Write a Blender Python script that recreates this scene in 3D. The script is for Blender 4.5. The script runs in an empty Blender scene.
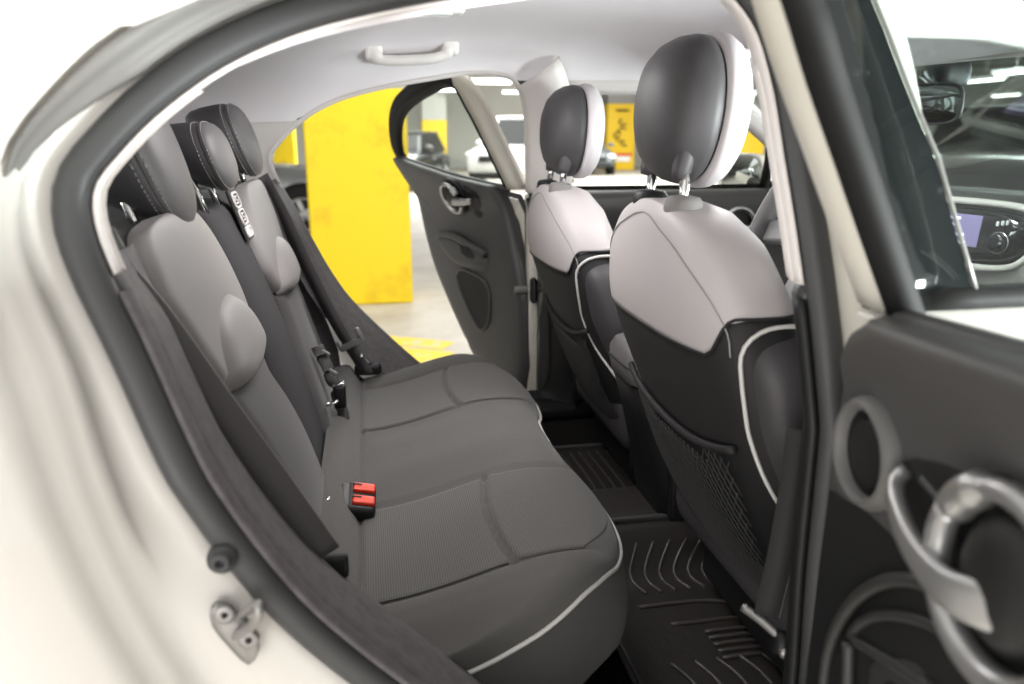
import bpy, math, random
from mathutils import Vector
random.seed(7)
SC = bpy.context.scene
COL = SC.collection
# ------------------------------------------------------------------ camera
F_PX = 765.0
YAW, PITCH = math.radians(10.6), math.radians(15.0)
EYE = Vector((0.0, -1.42, 1.32))
FW = Vector((math.sin(YAW)*math.cos(PITCH), math.cos(YAW)*math.cos(PITCH), -math.sin(PITCH)))
RT = Vector((math.cos(YAW), -math.sin(YAW), 0.0))
UP = RT.cross(FW)
cd = bpy.data.cameras.new('camera'); cam = bpy.data.objects.new('camera', cd); COL.objects.link(cam)
cd.sensor_width = 36.0; cd.lens = F_PX*36.0/1024.0; cd.clip_start = 0.02; cd.clip_end = 200
cam.location = EYE
cam.rotation_euler = FW.to_track_quat('-Z', 'Y').to_euler()
cd.dof.use_dof = True; cd.dof.focus_distance = 1.28; cd.dof.aperture_fstop = 3.4
SC.camera = cam
# ------------------------------------------------------------------ world, lamps, exposure
SC.view_settings.view_transform = 'Standard'; SC.view_settings.look = 'None'
SC.view_settings.gamma = 1.0; SC.view_settings.use_curve_mapping = False
SC.view_settings.exposure = 0.58
w = bpy.data.worlds.new('world'); SC.world = w; w.use_nodes = True
bg = w.node_tree.nodes['Background']; bg.inputs[0].default_value = (1.0, 0.985, 0.96, 1); bg.inputs[1].default_value = 0.80

def area(name, loc, target, size, power, color=(1, 1, 1), size_y=None):
    l = bpy.data.lights.new(name, 'AREA'); l.energy = power; l.color = color; l.size = size
    if size_y: l.shape = 'RECTANGLE'; l.size_y = size_y
    o = bpy.data.objects.new(name, l); COL.objects.link(o); o.location = loc
    o.rotation_euler = (Vector(target)-Vector(loc)).to_track_quat('-Z', 'Y').to_euler()
    return o
area('photo_strobe', (1.75, -1.75, 0.98), (0.42, 0.30, 1.46), 0.5, 125)
area('front_fill', (2.75, -0.25, 0.92), (0.4, 0.1, 1.47), 0.9, 115)  # added fill ahead of the windscreen, brightens headliner and seat fronts
area('cabin_fill', (0.10, -0.02, 1.49), (0.10, -0.02, 0.5), 0.30, 3.0, (1, 0.97, 0.96))  # added fill under the roof to lift the bench; no lit lamp there
area('dash_fill', (0.74, 0.0, 1.485), (1.0, 0.0, 0.9), 0.14, 3.5, (1, 0.98, 0.97))  # added fill aimed down at the dashboard, stands for no lit lamp
area('rear_fill', (-2.6, 0.2, 1.25), (-0.3, 0.2, 1.40), 1.0, 60)  # added fill behind the rear window for the rear of the headliner
area('near_fill', (-1.2, -3.0, 0.80), (0.0, 0.0, 1.25), 1.6, 28, (1, 0.98, 0.95))  # added low fill on the near side, lifts the headliner from below
area('garage_far_glow', (0.6, 4.2, 3.6), (0.2, 1.2, 0.8), 2.6, 85, (1, 0.99, 0.96))
area('garage_deep_glow', (5.0, 20.0, 4.1), (5.0, 20.0, 0.0), 10.0, 1900, (1, 0.99, 0.96))

area('garage_front_glow', (18.0, 12.0, 4.2), (18.0, 12.0, 0.0), 12.0, 5000, (1, 0.99, 0.96))

# ------------------------------------------------------------------ pixel helpers (turn a point of the photograph into a place on a real plane)
def ray(px, py): return FW*F_PX + RT*(px-512.0) - UP*(py-342.0)
def PY(px, py, y):
    d = ray(px, py); return EYE + d*((y-EYE.y)/d.y)
def PZ(px, py, z):
    d = ray(px, py); return EYE + d*((z-EYE.z)/d.z)
def yfl(z): return 0.75-0.32*max(0.0, z-1.03)          # half width of the door opening at height z
def PS(px, py, s, off=0.0):
    d = ray(px, py); y = s*0.7
    for _ in range(30):
        P = EYE + d*((y-EYE.y)/d.y); y = s*(yfl(P.z)+off)
    return P

# ------------------------------------------------------------------ materials
def lin(c): return tuple(((v/255.0)/12.92 if v/255.0 <= 0.04045 else ((v/255.0+0.055)/1.055)**2.4) for v in c)
MATS = {}
def M(name, col, rough=0.5, metal=0.0, bump=None, coat=0.0, spec=0.5, var=None, sheen=0.0):
    m = bpy.data.materials.new(name); m.use_nodes = True
    nt = m.node_tree; b = nt.nodes['Principled BSDF']
    c = lin(col)
    b.inputs['Base Color'].default_value = (*c, 1)
    b.inputs['Roughness'].default_value = rough; b.inputs['Metallic'].default_value = metal
    b.inputs['Specular IOR Level'].default_value = spec
    b.inputs['Coat Weight'].default_value = coat; b.inputs['Coat Roughness'].default_value = 0.08
    if sheen: b.inputs['Sheen Weight'].default_value = sheen
    tc = nt.nodes.new('ShaderNodeTexCoord')
    if bump:
        kind, sc, st = bump
        if kind == 'noise':
            t = nt.nodes.new('ShaderNodeTexNoise'); t.inputs['Scale'].default_value = sc; t.inputs['Detail'].default_value = 3; out = t.outputs['Fac']
        elif kind == 'voronoi':
            t = nt.nodes.new('ShaderNodeTexVoronoi'); t.inputs['Scale'].default_value = sc; t.inputs['Randomness'].default_value = 0.25; out = t.outputs['Distance']
        else:
            t = nt.nodes.new('ShaderNodeTexWave'); t.inputs['Scale'].default_value = sc; t.bands_direction = kind; out = t.outputs['Fac']
        nt.links.new(tc.outputs['Object'], t.inputs['Vector'])
        bp = nt.nodes.new('ShaderNodeBump'); bp.inputs['Strength'].default_value = st; bp.inputs['Distance'].default_value = 0.002
        nt.links.new(out, bp.inputs['Height']); nt.links.new(bp.outputs['Normal'], b.inputs['Normal'])
    if var:
        sc, col2, lo, hi = var
        n = nt.nodes.new('ShaderNodeTexNoise'); n.inputs['Scale'].default_value = sc; n.inputs['Detail'].default_value = 6; n.inputs['Roughness'].default_value = 0.65
        nt.links.new(tc.outputs['Object'], n.inputs['Vector'])
        r = nt.nodes.new('ShaderNodeMapRange'); r.inputs['From Min'].default_value = lo; r.inputs['From Max'].default_value = hi
        nt.links.new(n.outputs['Fac'], r.inputs['Value'])
        mx = nt.nodes.new('ShaderNodeMix'); mx.data_type = 'RGBA'
        mx.inputs['A'].default_value = (*c, 1); mx.inputs['B'].default_value = (*lin(col2), 1)
        nt.links.new(r.outputs['Result'], mx.inputs['Factor']); nt.links.new(mx.outputs['Result'], b.inputs['Base Color'])
    MATS[name] = m
    return m
def dotted(m, k, col2, axes=('X', 'Y')):
    """rows of small punched dots across two object axes"""
    nt = m.node_tree; b = nt.nodes['Principled BSDF']
    tc = nt.nodes.new('ShaderNodeTexCoord'); sx = nt.nodes.new('ShaderNodeSeparateXYZ'); nt.links.new(tc.outputs['Object'], sx.inputs[0])
    def mth(op, a, v=None):
        n = nt.nodes.new('ShaderNodeMath'); n.operation = op
        nt.links.new(a, n.inputs[0])
        if v is not None:
            if isinstance(v, float): n.inputs[1].default_value = v
            else: nt.links.new(v, n.inputs[1])
        return n.outputs[0]
    p, q = [sx.outputs[a] for a in axes]
    u = mth('ADD', p, q); v = mth('SUBTRACT', p, q)
    s1 = mth('SINE', mth('MULTIPLY', u, float(k))); s2 = mth('SINE', mth('MULTIPLY', v, float(k)))
    pr = mth('MULTIPLY', s1, s2)
    r = nt.nodes.new('ShaderNodeMapRange'); r.inputs['From Min'].default_value = 0.1; r.inputs['From Max'].default_value = 0.6
    nt.links.new(pr, r.inputs['Value'])
    mx = nt.nodes.new('ShaderNodeMix'); mx.data_type = 'RGBA'
    mx.inputs['B'].default_value = (*lin(col2), 1); mx.inputs['A'].default_value = b.inputs['Base Color'].default_value[:]
    nt.links.new(r.outputs['Result'], mx.inputs['Factor']); nt.links.new(mx.outputs['Result'], b.inputs['Base Color'])
def glass(name, tint, refl=0.08):
    m = bpy.data.materials.new(name); m.use_nodes = True; nt = m.node_tree
    nt.nodes.remove(nt.nodes['Principled BSDF']); out = nt.nodes['Material Output']
    t = nt.nodes.new('ShaderNodeBsdfTransparent'); t.inputs[0].default_value = (*tint, 1)
    g = nt.nodes.new('ShaderNodeBsdfGlossy'); g.inputs['Roughness'].default_value = 0.02
    fr = nt.nodes.new('ShaderNodeLayerWeight'); fr.inputs['Blend'].default_value = 0.5
    mx = nt.nodes.new('ShaderNodeMixShader')
    pw = nt.nodes.new('ShaderNodeMath'); pw.operation = 'POWER'; pw.inputs[1].default_value = 5.0; nt.links.new(fr.outputs['Facing'], pw.inputs[0])
    ml = nt.nodes.new('ShaderNodeMath'); ml.operation = 'MULTIPLY_ADD'; ml.inputs[1].default_value = 0.85; ml.inputs[2].default_value = 0.04*refl*10; nt.links.new(pw.outputs[0], ml.inputs[0])
    nt.links.new(ml.outputs[0], mx.inputs[0]); nt.links.new(t.outputs[0], mx.inputs[1]); nt.links.new(g.outputs[0], mx.inputs[2])
    nt.links.new(mx.outputs[0], out.inputs[0]); MATS[name] = m; return m
def emit(name, col, st):
    m = bpy.data.materials.new(name); m.use_nodes = True; nt = m.node_tree
    b = nt.nodes['Principled BSDF']; b.inputs['Base Color'].default_value = (*lin(col), 1)
    b.inputs['Emission Color'].default_value = (*lin(col), 1); b.inputs['Emission Strength'].default_value = st; MATS[name] = m; return m

paint_white = M('paint_white', (222, 218, 212), 0.3, coat=0.5)
paint_jamb_shaded = M('paint_jamb_shaded', (214, 210, 199), 0.4, coat=0.2)  # body paint on jambs and frames, their shade mixed into the colour
rubber = M('rubber', (60, 60, 61), 0.5, bump=('noise', 400, 0.05))
rim_black = M('rim_black', (40, 40, 40), 0.5)
ring_grey = M('ring_grey', (92, 91, 90), 0.55)
collar_grey = M('collar_grey', (120, 117, 116), 0.6, spec=0.3)
seal_black = M('seal_black', (22, 22, 22), 0.7, spec=0.25)
pillar_gloss = M('pillar_gloss', (16, 21, 22), 0.12, coat=0.5, var=(55, (66, 72, 70), 0.60, 0.78))
strip_grey = M('strip_grey', (112, 110, 108), 0.45)
headliner_m = M('headliner_fabric', (226, 221, 224), 0.95, bump=('noise', 500, 0.15), spec=0.1)
trim_light = M('trim_light', (216, 210, 207), 0.6, bump=('noise', 300, 0.05))
trim_dark = M('trim_dark', (96, 92, 94), 0.7, bump=('noise', 350, 0.25), var=(60, (80, 76, 78), 0.4, 0.65))
plastic_dark = M('plastic_dark', (68, 67, 67), 0.5, bump=('noise', 500, 0.12))
plastic_black = M('plastic_black', (23, 23, 24), 0.5, spec=0.35)
gloss_black = M('gloss_black', (17, 20, 21), 0.08, coat=0.6)
fabric_dark = M('fabric_dark', (75, 73, 72), 0.9, bump=('voronoi', 700, 0.35), sheen=0.15, spec=0.2)
fabric_mid = M('fabric_mid', (85, 83, 81), 0.9, bump=('voronoi', 600, 0.35), sheen=0.2, spec=0.2)
fabric_perf = M('fabric_perf', (98, 96, 94), 0.85, sheen=0.2, spec=0.2); dotted(fabric_perf, 900, (56, 54, 53))
fabric_perf_back = M('fabric_perf_back', (80, 78, 78), 0.85, sheen=0.2, spec=0.2); dotted(fabric_perf_back, 900, (50, 48, 48), ('Y', 'Z'))
fabric_centre = M('fabric_centre', (66, 65, 66), 0.85, bump=('voronoi', 800, 0.25), spec=0.2)
leather_grey = M('leather_grey', (143, 139, 139), 0.5, bump=('noise', 260, 0.06), spec=0.4)
leather_silver = M('leather_silver', (178, 172, 173), 0.5, bump=('noise', 260, 0.06), spec=0.4)
leather_mid = M('leather_mid', (98, 95, 96), 0.48, bump=('noise', 260, 0.06), spec=0.4)
leather_dark = M('leather_dark', (62, 60, 62), 0.55, bump=('noise', 260, 0.08), spec=0.45)
leather_pale = M('leather_pale', (190, 185, 187), 0.5, bump=('noise', 260, 0.06))
cover_black = M('cover_black', (27, 26, 27), 0.7, bump=('noise', 400, 0.1))
net_m = M('net_cord', (44, 43, 43), 0.7)
piping_m = M('piping', (205, 203, 200), 0.5)
thread = M('thread', (150, 147, 147), 0.8)
thread_dark = M('thread_dark', (34, 33, 34), 0.8)
carpet = M('carpet', (28, 27, 26), 1.0, bump=('noise', 300, 0.6), spec=0.05)
rubber_mat = M('rubber_mat', (46, 43, 42), 0.45, bump=('noise', 60, 0.4), var=(25, (50, 45, 41), 0.5, 0.7))
webbing = M('webbing', (76, 73, 74), 0.75, bump=('X', 250, 0.2))
mat_rib = M('mat_rib', (74, 70, 67), 0.4)
webbing_dark = M('webbing_dark', (36, 35, 35), 0.8, bump=('Z', 250, 0.2))
chrome = M('chrome', (225, 225, 225), 0.12, 1.0)
steel = M('steel', (150, 148, 146), 0.42, 0.75)
silver = M('silver_plastic', (172, 172, 172), 0.36, 0.8)
red_plastic = M('red_plastic', (232, 62, 30), 0.35)
yellow_paint = M('yellow_paint', (238, 208, 18), 0.6, var=(2.6, (214, 172, 16), 0.52, 0.75))
yellow_deep = M('yellow_deep', (214, 176, 6), 0.6)
yellow_line = M('yellow_line', (240, 205, 60), 0.7, var=(9, (205, 196, 175), 0.5, 0.62))
concrete = M('concrete', (196, 192, 184), 0.6, var=(0.9, (168, 160, 148), 0.42, 0.66), bump=('noise', 8, 0.1))
wall_m = M('wall_paint', (196, 198, 192), 0.8)
ceil_m = M('ceiling_paint', (150, 150, 147), 0.8)
grey_band = M('grey_band', (128, 128, 126), 0.7)
glass_clear = glass('glass_clear', (0.93, 0.96, 0.95), 0.1)
glass_tint = glass('glass_tint', (0.80, 0.86, 0.85), 0.12)
glass_screen = glass('glass_windscreen', (0.86, 0.91, 0.90), 0.1)
tube_m = emit('tube_light', (255, 255, 250), 7.0)
screen_m = emit('screen', (120, 110, 150), 0.7)
text_m = emit('screen_text', (240, 240, 255), 1.0)
mirror_m = M('mirror_glass', (215, 220, 220), 0.03, 1.0)
mirror_dark_refl = M('mirror_dark_refl', (96, 100, 100), 0.06, 1.0)  # glass tinted dark to stand in for a dark reflection
car_silver = M('car_silver', (165, 170, 176), 0.25, 0.5, coat=0.6)
car_white = M('car_white', (225, 226, 226), 0.3, coat=0.6)
car_black = M('car_black', (25, 26, 29), 0.2, coat=0.6)
car_grey = M('car_grey', (92, 98, 102), 0.25, coat=0.6)
car_glass = M('car_glass', (18, 22, 23), 0.2, spec=0.25)
tyre_m = M('tyre', (28, 28, 28), 0.8)
lens_m = M('lamp_lens', (225, 228, 228), 0.1, coat=0.5)
red_print = M('red_print', (196, 44, 30), 0.6); blue_print = M('white_print', (222, 222, 222), 0.6)

# ------------------------------------------------------------------ object helpers
BASE = {}
def thing(name, label, cat, loc=(0, 0, 0), group=None, kind=None):
    o = bpy.data.objects.new(name, None); COL.objects.link(o); o.location = loc; o.empty_display_size = 0.05
    o['label'] = label; o['category'] = cat
    if group: o['group'] = group
    if kind: o['kind'] = kind
    BASE[o] = Vector(loc); return o
def mk(name, V, Fc, mat, parent=None, smooth=True, label=None, mods=None, kind=None):
    off = BASE[parent] if parent is not None else Vector((0, 0, 0))
    me = bpy.data.meshes.new(name)
    me.from_pydata([tuple(Vector(v)-off) for v in V], [], Fc); me.validate()
    o = bpy.data.objects.new(name, me); COL.objects.link(o)
    me.materials.append(mat)
    if smooth: me.polygons.foreach_set('use_smooth', [True]*len(me.polygons))
    me.update()
    if parent is not None: o.parent = parent; BASE[o] = off
    else: BASE[o] = Vector((0, 0, 0))
    if label: o['label'] = label
    if kind: o['kind'] = kind
    for md in mods or ():
        a = o.modifiers.new(md[0].lower(), md[0])
        for k, v in md[1].items(): setattr(a, k, v)
    return o
def solid(t, offset=-1.0): return ('SOLIDIFY', {'thickness': t, 'offset': offset})
def tag(o, label, cat, group=None, kind=None):
    o['label'] = label; o['category'] = cat
    if group: o['group'] = group
    if kind: o['kind'] = kind
    return o
class MB:
    def __init__(s): s.V = []; s.F = []
    def add(s, V, Fc):
        n = len(s.V); s.V += [Vector(v) for v in V]; s.F += [tuple(i+n for i in f) for f in Fc]; return s
    def mk(s, name, mat, parent=None, **k): return mk(name, s.V, s.F, mat, parent, **k)

def catmull(P, n, closed=False):
    P = [Vector(p) for p in P]; N = len(P); segs = N if closed else N-1
    def g(i): return P[i % N] if closed else P[max(0, min(N-1, i))]
    fine = []
    for i in range(segs):
        a, b, c, d = g(i-1), g(i), g(i+1), g(i+2)
        for k in range(12):
            t = k/12.0
            fine.append(0.5*((2*b)+(c-a)*t+(2*a-5*b+4*c-d)*t*t+(3*b-a-3*c+d)*t*t*t))
    fine.append(P[0].copy() if closed else P[-1].copy())
    L = [0.0]
    for i in range(1, len(fine)): L.append(L[-1]+(fine[i]-fine[i-1]).length)
    out = []; m = n if closed else n-1; j = 0
    for k in range(n):
        s = L[-1]*k/m
        while j < len(L)-2 and L[j+1] < s: j += 1
        f = (s-L[j])/max(1e-9, L[j+1]-L[j]); out.append(fine[j].lerp(fine[j+1], min(1, max(0, f))))
    return out
def loft(rings, closed_ring=True, closed_path=False, caps=False):
    n = len(rings[0]); V = [p for r in rings for p in r]; Fc = []
    m = len(rings)
    for i in range(m if closed_path else m-1):
        a = i*n; b = ((i+1) % m)*n
        for j in range(n if closed_ring else n-1):
            k = (j+1) % n; Fc.append((a+j, a+k, b+k, b+j))
    if caps and not closed_path:
        Fc.append(tuple(range(n-1, -1, -1))); Fc.append(tuple((m-1)*n+j for j in range(n)))
    return V, Fc
def grid(fn, nu, nv):
    V = [fn(i/(nu-1), j/(nv-1)) for i in range(nu) for j in range(nv)]
    Fc = [(i*nv+j, i*nv+j+1, (i+1)*nv+j+1, (i+1)*nv+j) for i in range(nu-1) for j in range(nv-1)]
    return V, Fc
def tube(P, r, n=8, closed=False, rad=None):
    P = [Vector(p) for p in P]; N = len(P); rings = []; prev = None
    for i in range(N):
        a = P[(i-1) % N] if (closed or i > 0) else P[i]; b = P[(i+1) % N] if (closed or i < N-1) else P[i]
        T = (b-a).normalized()
        if prev is None:
            u = T.cross(Vector((0, 0, 1)))
            if u.length < 0.1: u = T.cross(Vector((1, 0, 0)))
        else: u = prev-T*prev.dot(T)
        u.normalize(); prev = u; v = T.cross(u)
        rr = rad[i] if rad else r
        rings.append([P[i]+(u*math.cos(2*math.pi*k/n)+v*math.sin(2*math.pi*k/n))*rr for k in range(n)])
    return loft(rings, True, closed, True)
def strap(P, wdir, width, th=0.0016):
    """flat band along P, wdir the width direction (a vector or a list)"""
    P = [Vector(p) for p in P]; rings = []
    for i, p in enumerate(P):
        T = (P[min(i+1, len(P)-1)]-P[max(0, i-1)]).normalized()
        W = Vector(wdir[i] if isinstance(wdir, list) else wdir); W = (W-T*W.dot(T)).normalized(); N = T.cross(W)
        rings.append([p+W*width/2+N*th, p-W*width/2+N*th, p-W*width/2-N*th, p+W*width/2-N*th])
    return loft(rings, True, False, True)
def sgnpow(c, e): return math.copysign(abs(c)**e, c)
def rbox(c, d, r=0.01, ax=None, n=4):
    """rounded box: centre c, full sizes d, rounding r; ax = three unit axes"""
    X, Y, Z = ax if ax else (Vector((1, 0, 0)), Vector((0, 1, 0)), Vector((0, 0, 1)))
    X, Y, Z = Vector(X), Vector(Y), Vector(Z); hx, hy, hz = d[0]/2, d[1]/2, d[2]/2; r = min(r, hx, hy, hz)
    def ring(ins, z):
        o = []
        for q in range(4):
            cx = (hx-r)*(1 if q in (0, 3) else -1); cy = (hy-r)*(1 if q in (0, 1) else -1)
            for k in range(n+1):
                a = math.pi/2*(q+k/n); o.append(Vector(c)+X*(cx+(r-ins)*math.cos(a))+Y*(cy+(r-ins)*math.sin(a))+Z*z)
        return o
    rings = []
    for k in range(n+1):
        a = math.pi/2*k/n; rings.append(ring(r-r*math.sin(a), -hz+r-r*math.cos(a)))
    for k in range(n+1):
        a = math.pi/2*k/n; rings.append(ring(r-r*math.cos(a), hz-r+r*math.sin(a)))
    return loft(rings, True, False, True)
def disc(c, axis, prof, n=28, ref=(0, 0, 1), sx=1.0, sy=1.0, e=1.0, caps=True):
    """turned shape: prof = [(distance along axis, radius)...]; sx, sy stretch the section; e < 1 squares it"""
    A = Vector(axis).normalized(); U = Vector(ref)-A*Vector(ref).dot(A); U.normalize(); W = A.cross(U)
    rings = [[Vector(c)+A*h+(U*sgnpow(math.cos(2*math.pi*k/n), e)*sy+W*sgnpow(math.sin(2*math.pi*k/n), e)*sx)*r for k in range(n)] for h, r in prof]
    return loft(rings, True, False, caps)
def interp(T, x):
    if x <= T[0][0]: return T[0][1]
    for (a, fa), (b, fb) in zip(T, T[1:]):
        if x <= b: return fa+(fb-fa)*(x-a)/(b-a)
    return T[-1][1]
def sinterp(T, x):
    """smooth (monotone-ish) table"""
    n = len(T)
    if x <= T[0][0]: return T[0][1]
    if x >= T[-1][0]: return T[-1][1]
    for i in range(n-1):
        if x <= T[i+1][0]:
            x0, y0 = T[i]; x1, y1 = T[i+1]; h = x1-x0; t = (x-x0)/h
            m0 = (y1-T[i-1][1])/(x1-T[i-1][0]) if i > 0 else (y1-y0)/h
            m1 = (T[i+2][1]-y0)/(T[i+2][0]-x0) if i+2 < n else (y1-y0)/h
            return (2*t**3-3*t*t+1)*y0+(t**3-2*t*t+t)*h*m0+(-2*t**3+3*t*t)*y1+(t**3-t*t)*h*m1
def sstep(a, b, x):
    t = max(0.0, min(1.0, (x-a)/(b-a))); return t*t*(3-2*t)
def panel(L, R, nu, nv, fmap, thick, er, puff=0.0, sink=0.006, ends=(True, True)):
    """padded panel between two edge lines; rounded at its border"""
    Lr, Rr = catmull([(*p, 0) for p in L], nv), catmull([(*p, 0) for p in R], nv)
    length = sum((Lr[i]-Lr[i-1]).length for i in range(1, nv))
    us = [0.5-0.5*math.cos(math.pi*i/(nu-1)) for i in range(nu)]
    V = []
    for j in range(nv):
        v = j/(nv-1); wd = (Rr[j]-Lr[j]).length
        for u in us:
            p = Lr[j].lerp(Rr[j], u)
            ds = [min(u, 1-u)*wd]
            if ends[0]: ds.append(v*length)
            if ends[1]: ds.append((1-v)*length)
            t = min(1.0, min(ds)/er); h = -sink+(thick+sink)*math.sqrt(max(0, 1-(1-t)**2))+puff*math.sin(math.pi*u)*math.sin(math.pi*min(1, max(0, v)))
            V.append(fmap(p.x, p.y, h))
    Fc = [(j*nu+i, j*nu+i+1, (j+1)*nu+i+1, (j+1)*nu+i) for j in range(nv-1) for i in range(nu-1)]
    return V, Fc
def blob(outline, fmap, thick, n_in=6, er=0.3, sink=0.004, puff=0.0):
    """pad over a closed convex-ish outline (2-D); rings drawn in towards its middle"""
    c = sum((Vector(p) for p in outline), Vector((0, 0)))/len(outline); rings = []
    for k in range(n_in+1):
        t = (k/n_in); s = 1-t*0.999; d = min(1.0, t/er)
        h = -sink+(thick+sink)*math.sqrt(max(0, 1-(1-d)**2))+puff*(1-(1-t)**2)
        rings.append([fmap(*(c+(Vector(p)-c)*s), h) for p in outline])
    return loft(rings, True)

# ------------------------------------------------------------------ the door opening, the same on both sides of the car
RING_XZ = [(0.405, 0.55), (0.25, 0.572), (0.15, 0.632), (0.075, 0.700), (0.012, 0.765), (-0.052, 0.835), (-0.098, 0.895), (-0.142, 0.972),
           (-0.178, 1.050), (-0.212, 1.135), (-0.240, 1.200), (-0.254, 1.245), (-0.252, 1.283), (-0.226, 1.318), (-0.186, 1.357), (-0.128, 1.398), (-0.055, 1.431),
           (0.04, 1.456), (0.16, 1.478), (0.28, 1.495), (0.372, 1.486), (0.418, 1.445), (0.438, 1.380), (0.447, 1.30), (0.455, 1.22), (0.461, 1.13),
           (0.464, 1.0), (0.466, 0.86), (0.472, 0.72), (0.470, 0.62), (0.448, 0.565)]
NR = 170
RING2 = catmull([(x, 0, z) for x, z in RING_XZ], NR, True)
def ring_frames(s):
    out = []
    for i in range(NR):
        p = RING2[i]; T = (RING2[(i+1) % NR]-RING2[i-1]).normalized()
        A = Vector((-T.z, 0, T.x)); A = -A if A.dot(p-Vector((0.12, 0, 1.0))) < 0 else A     # away from the middle of the opening
        out.append((p, A))
    return out
RF = ring_frames(1)
def rpt(i, a, b, s):
    """point of the side of the car: a away from the opening, b outwards"""
    p, A = RF[i % NR]; q = p+A*a
    if s > 0 and q.x > 0.36: q.x += 0.070*sstep(1.18, 0.92, q.z)*sstep(0.36, 0.43, q.x)
    return Vector((q.x, s*(yfl(q.z)+b), q.z))
def ring_sweep(prof, s, idx=None):
    idx = range(NR) if idx is None else idx
    rings = [[rpt(i, a(i) if callable(a) else a, b(i) if callable(b) else b, s) for a, b in prof] for i in idx]
    return rings
def ring_idx(f):
    """longest run of ring positions for which f(point) holds, in order"""
    ok = [f(RF[i][0]) for i in range(NR)]; best = []
    for st in range(NR):
        if ok[st] and not ok[st-1]:
            run = []; k = st
            while ok[k % NR] and len(run) < NR: run.append(k); k += 1
            if len(run) > len(best): best = run
    return best if best else list(range(NR))
def side(p): return p
# ================================================================== GARAGE (the setting)
def slab(name, c, d, mat, label=None):
    o = mk(name, *rbox(c, d, 0.02, n=2), mat, smooth=False, kind='structure')
    if label: o['label'] = label
    return o
slab('floor', (6, 12, -0.05), (70, 60, 0.1), concrete)
slab('ceiling', (6, 18.2, 4.65), (70, 33, 0.1), ceil_m)
slab('ceiling_front', (21, -2, 4.65), (38, 7.2, 0.1), ceil_m)
slab('wall_back', (6, 33, 2.3), (70, 0.3, 4.6), wall_m)
slab('wall_front', (34, 12, 2.3), (0.3, 60, 4.6), wall_m)
slab('wall_rear', (-26, 12, 2.3), (0.3, 60, 4.6), wall_m)
def pillar(name, x0, x1, y, h, depth, label, cap, body=yellow_paint):
    o = thing(name, label, 'pillar', ((x0+x1)/2, y+depth/2, 0), kind='structure')
    mk('painted_base', *rbox(((x0+x1)/2, y+depth/2, h/2), (x1-x0, depth, h), 0.025), body, o)
    mk('pillar_shaft', *rbox(((x0+x1)/2, y+depth/2, (h+4.6)/2), (x1-x0-0.02, depth-0.02, 4.6-h), 0.02), cap, o)
    return o
a, b = PZ(316, 303, 0), PZ(414, 303, 0)
pillar('pillar', a.x, b.x-0.005, b.y, 1.68, 0.55, 'broad yellow painted pillar seen through the open far rear door', wall_m)
q = pillar('pillar', 9.75, 10.95, 29.6, 2.62, 0.8, 'yellow pillar with black handwriting between the two front headrests', grey_band, yellow_deep)
# handwriting on that pillar: one flowing upright scribble, a line above it and a small coloured strip below
wr = []
for k in range(90):
    t = k/89; wr.append((10.30+0.12*math.sin(t*40)+0.16*math.sin(t*9+1), 29.585, 0.95+t*1.05+0.05*math.cos(t*40)))
mk('handwriting', *tube(wr, 0.026, 5), plastic_black, q)
mk('heading', *tube([(10.1+0.008*k, 29.585, 2.36+0.04*math.sin(k*1.3)) for k in range(66)], 0.024, 5), plastic_black, q)
mk('sticker', *rbox((10.4, 29.585, 0.62), (0.9, 0.02, 0.1), 0.005), red_print, q)
mk('sticker', *rbox((10.45, 29.585, 0.45), (0.6, 0.02, 0.2), 0.005), blue_print, q)
pillar('pillar', 2.2, 3.15, 29.0, 1.95, 0.8, 'yellow pillar beyond the white pickup seen through the far door window', wall_m)
pillar('pillar', -3.4, -1.55, 17.0, 1.62, 0.6, 'yellow pillar behind the silver car', wall_m)
pillar('pillar', 13.3, 15.3, 27.0, 2.05, 0.8, 'yellow pillar above the far door mirror', grey_band, yellow_deep)
pillar('pillar', 9.2, 9.85, 31.2, 1.7, 0.5, 'bright yellow pillar beside the far seat headrest', wall_m)
for k, (p1, p2, wd) in enumerate([((372, 338), (432, 344), 0.10), ((388, 352), (428, 356), 0.14)]):
    A, B = PZ(*p1, 0.003), PZ(*p2, 0.003); d = (B-A).normalized(); A, B = A-d*0.25, B+d*0.12
    nrm = Vector((-d.y, d.x, 0))*wd
    o = mk('floor_marking', [A-nrm, B-nrm, B+nrm, A+nrm, A-nrm-Vector((0, 0, .002)), B-nrm-Vector((0, 0, .002)), B+nrm-Vector((0, 0, .002)), A+nrm-Vector((0, 0, .002))],
           [(0, 1, 2, 3), (4, 7, 6, 5), (0, 4, 5, 1), (1, 5, 6, 2), (2, 6, 7, 3), (3, 7, 4, 0)], yellow_line, smooth=False, kind='structure')
    o['label'] = ['worn yellow floor line, the one nearer the yellow pillar', 'worn yellow floor line, the one nearer the rear bench'][k]
LIGHTS = [(p.x, p.y, 3.0, r) for p, r in ((PZ(458, 90, 3.0), 0), (PZ(489, 82, 3.0), 0), (PZ(521, 92, 3.0), 0), (PZ(607, 84, 3.0), 0), (PZ(1006, 95, 3.0), 1), (PZ(985, 80, 3.0), 1), (PZ(1016, 72, 3.0), 1))]
LL = ['tube light seen through the far rear door window', 'tube light above the cream window frame of the far rear door', 'tube light right of the cream window frame of the far rear door',
      'tube light left of the handwritten yellow pillar', 'lowest of the tube lights seen through the windscreen', 'tube light nearest the interior mirror, through the windscreen', 'highest of the tube lights seen through the windscreen']
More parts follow.
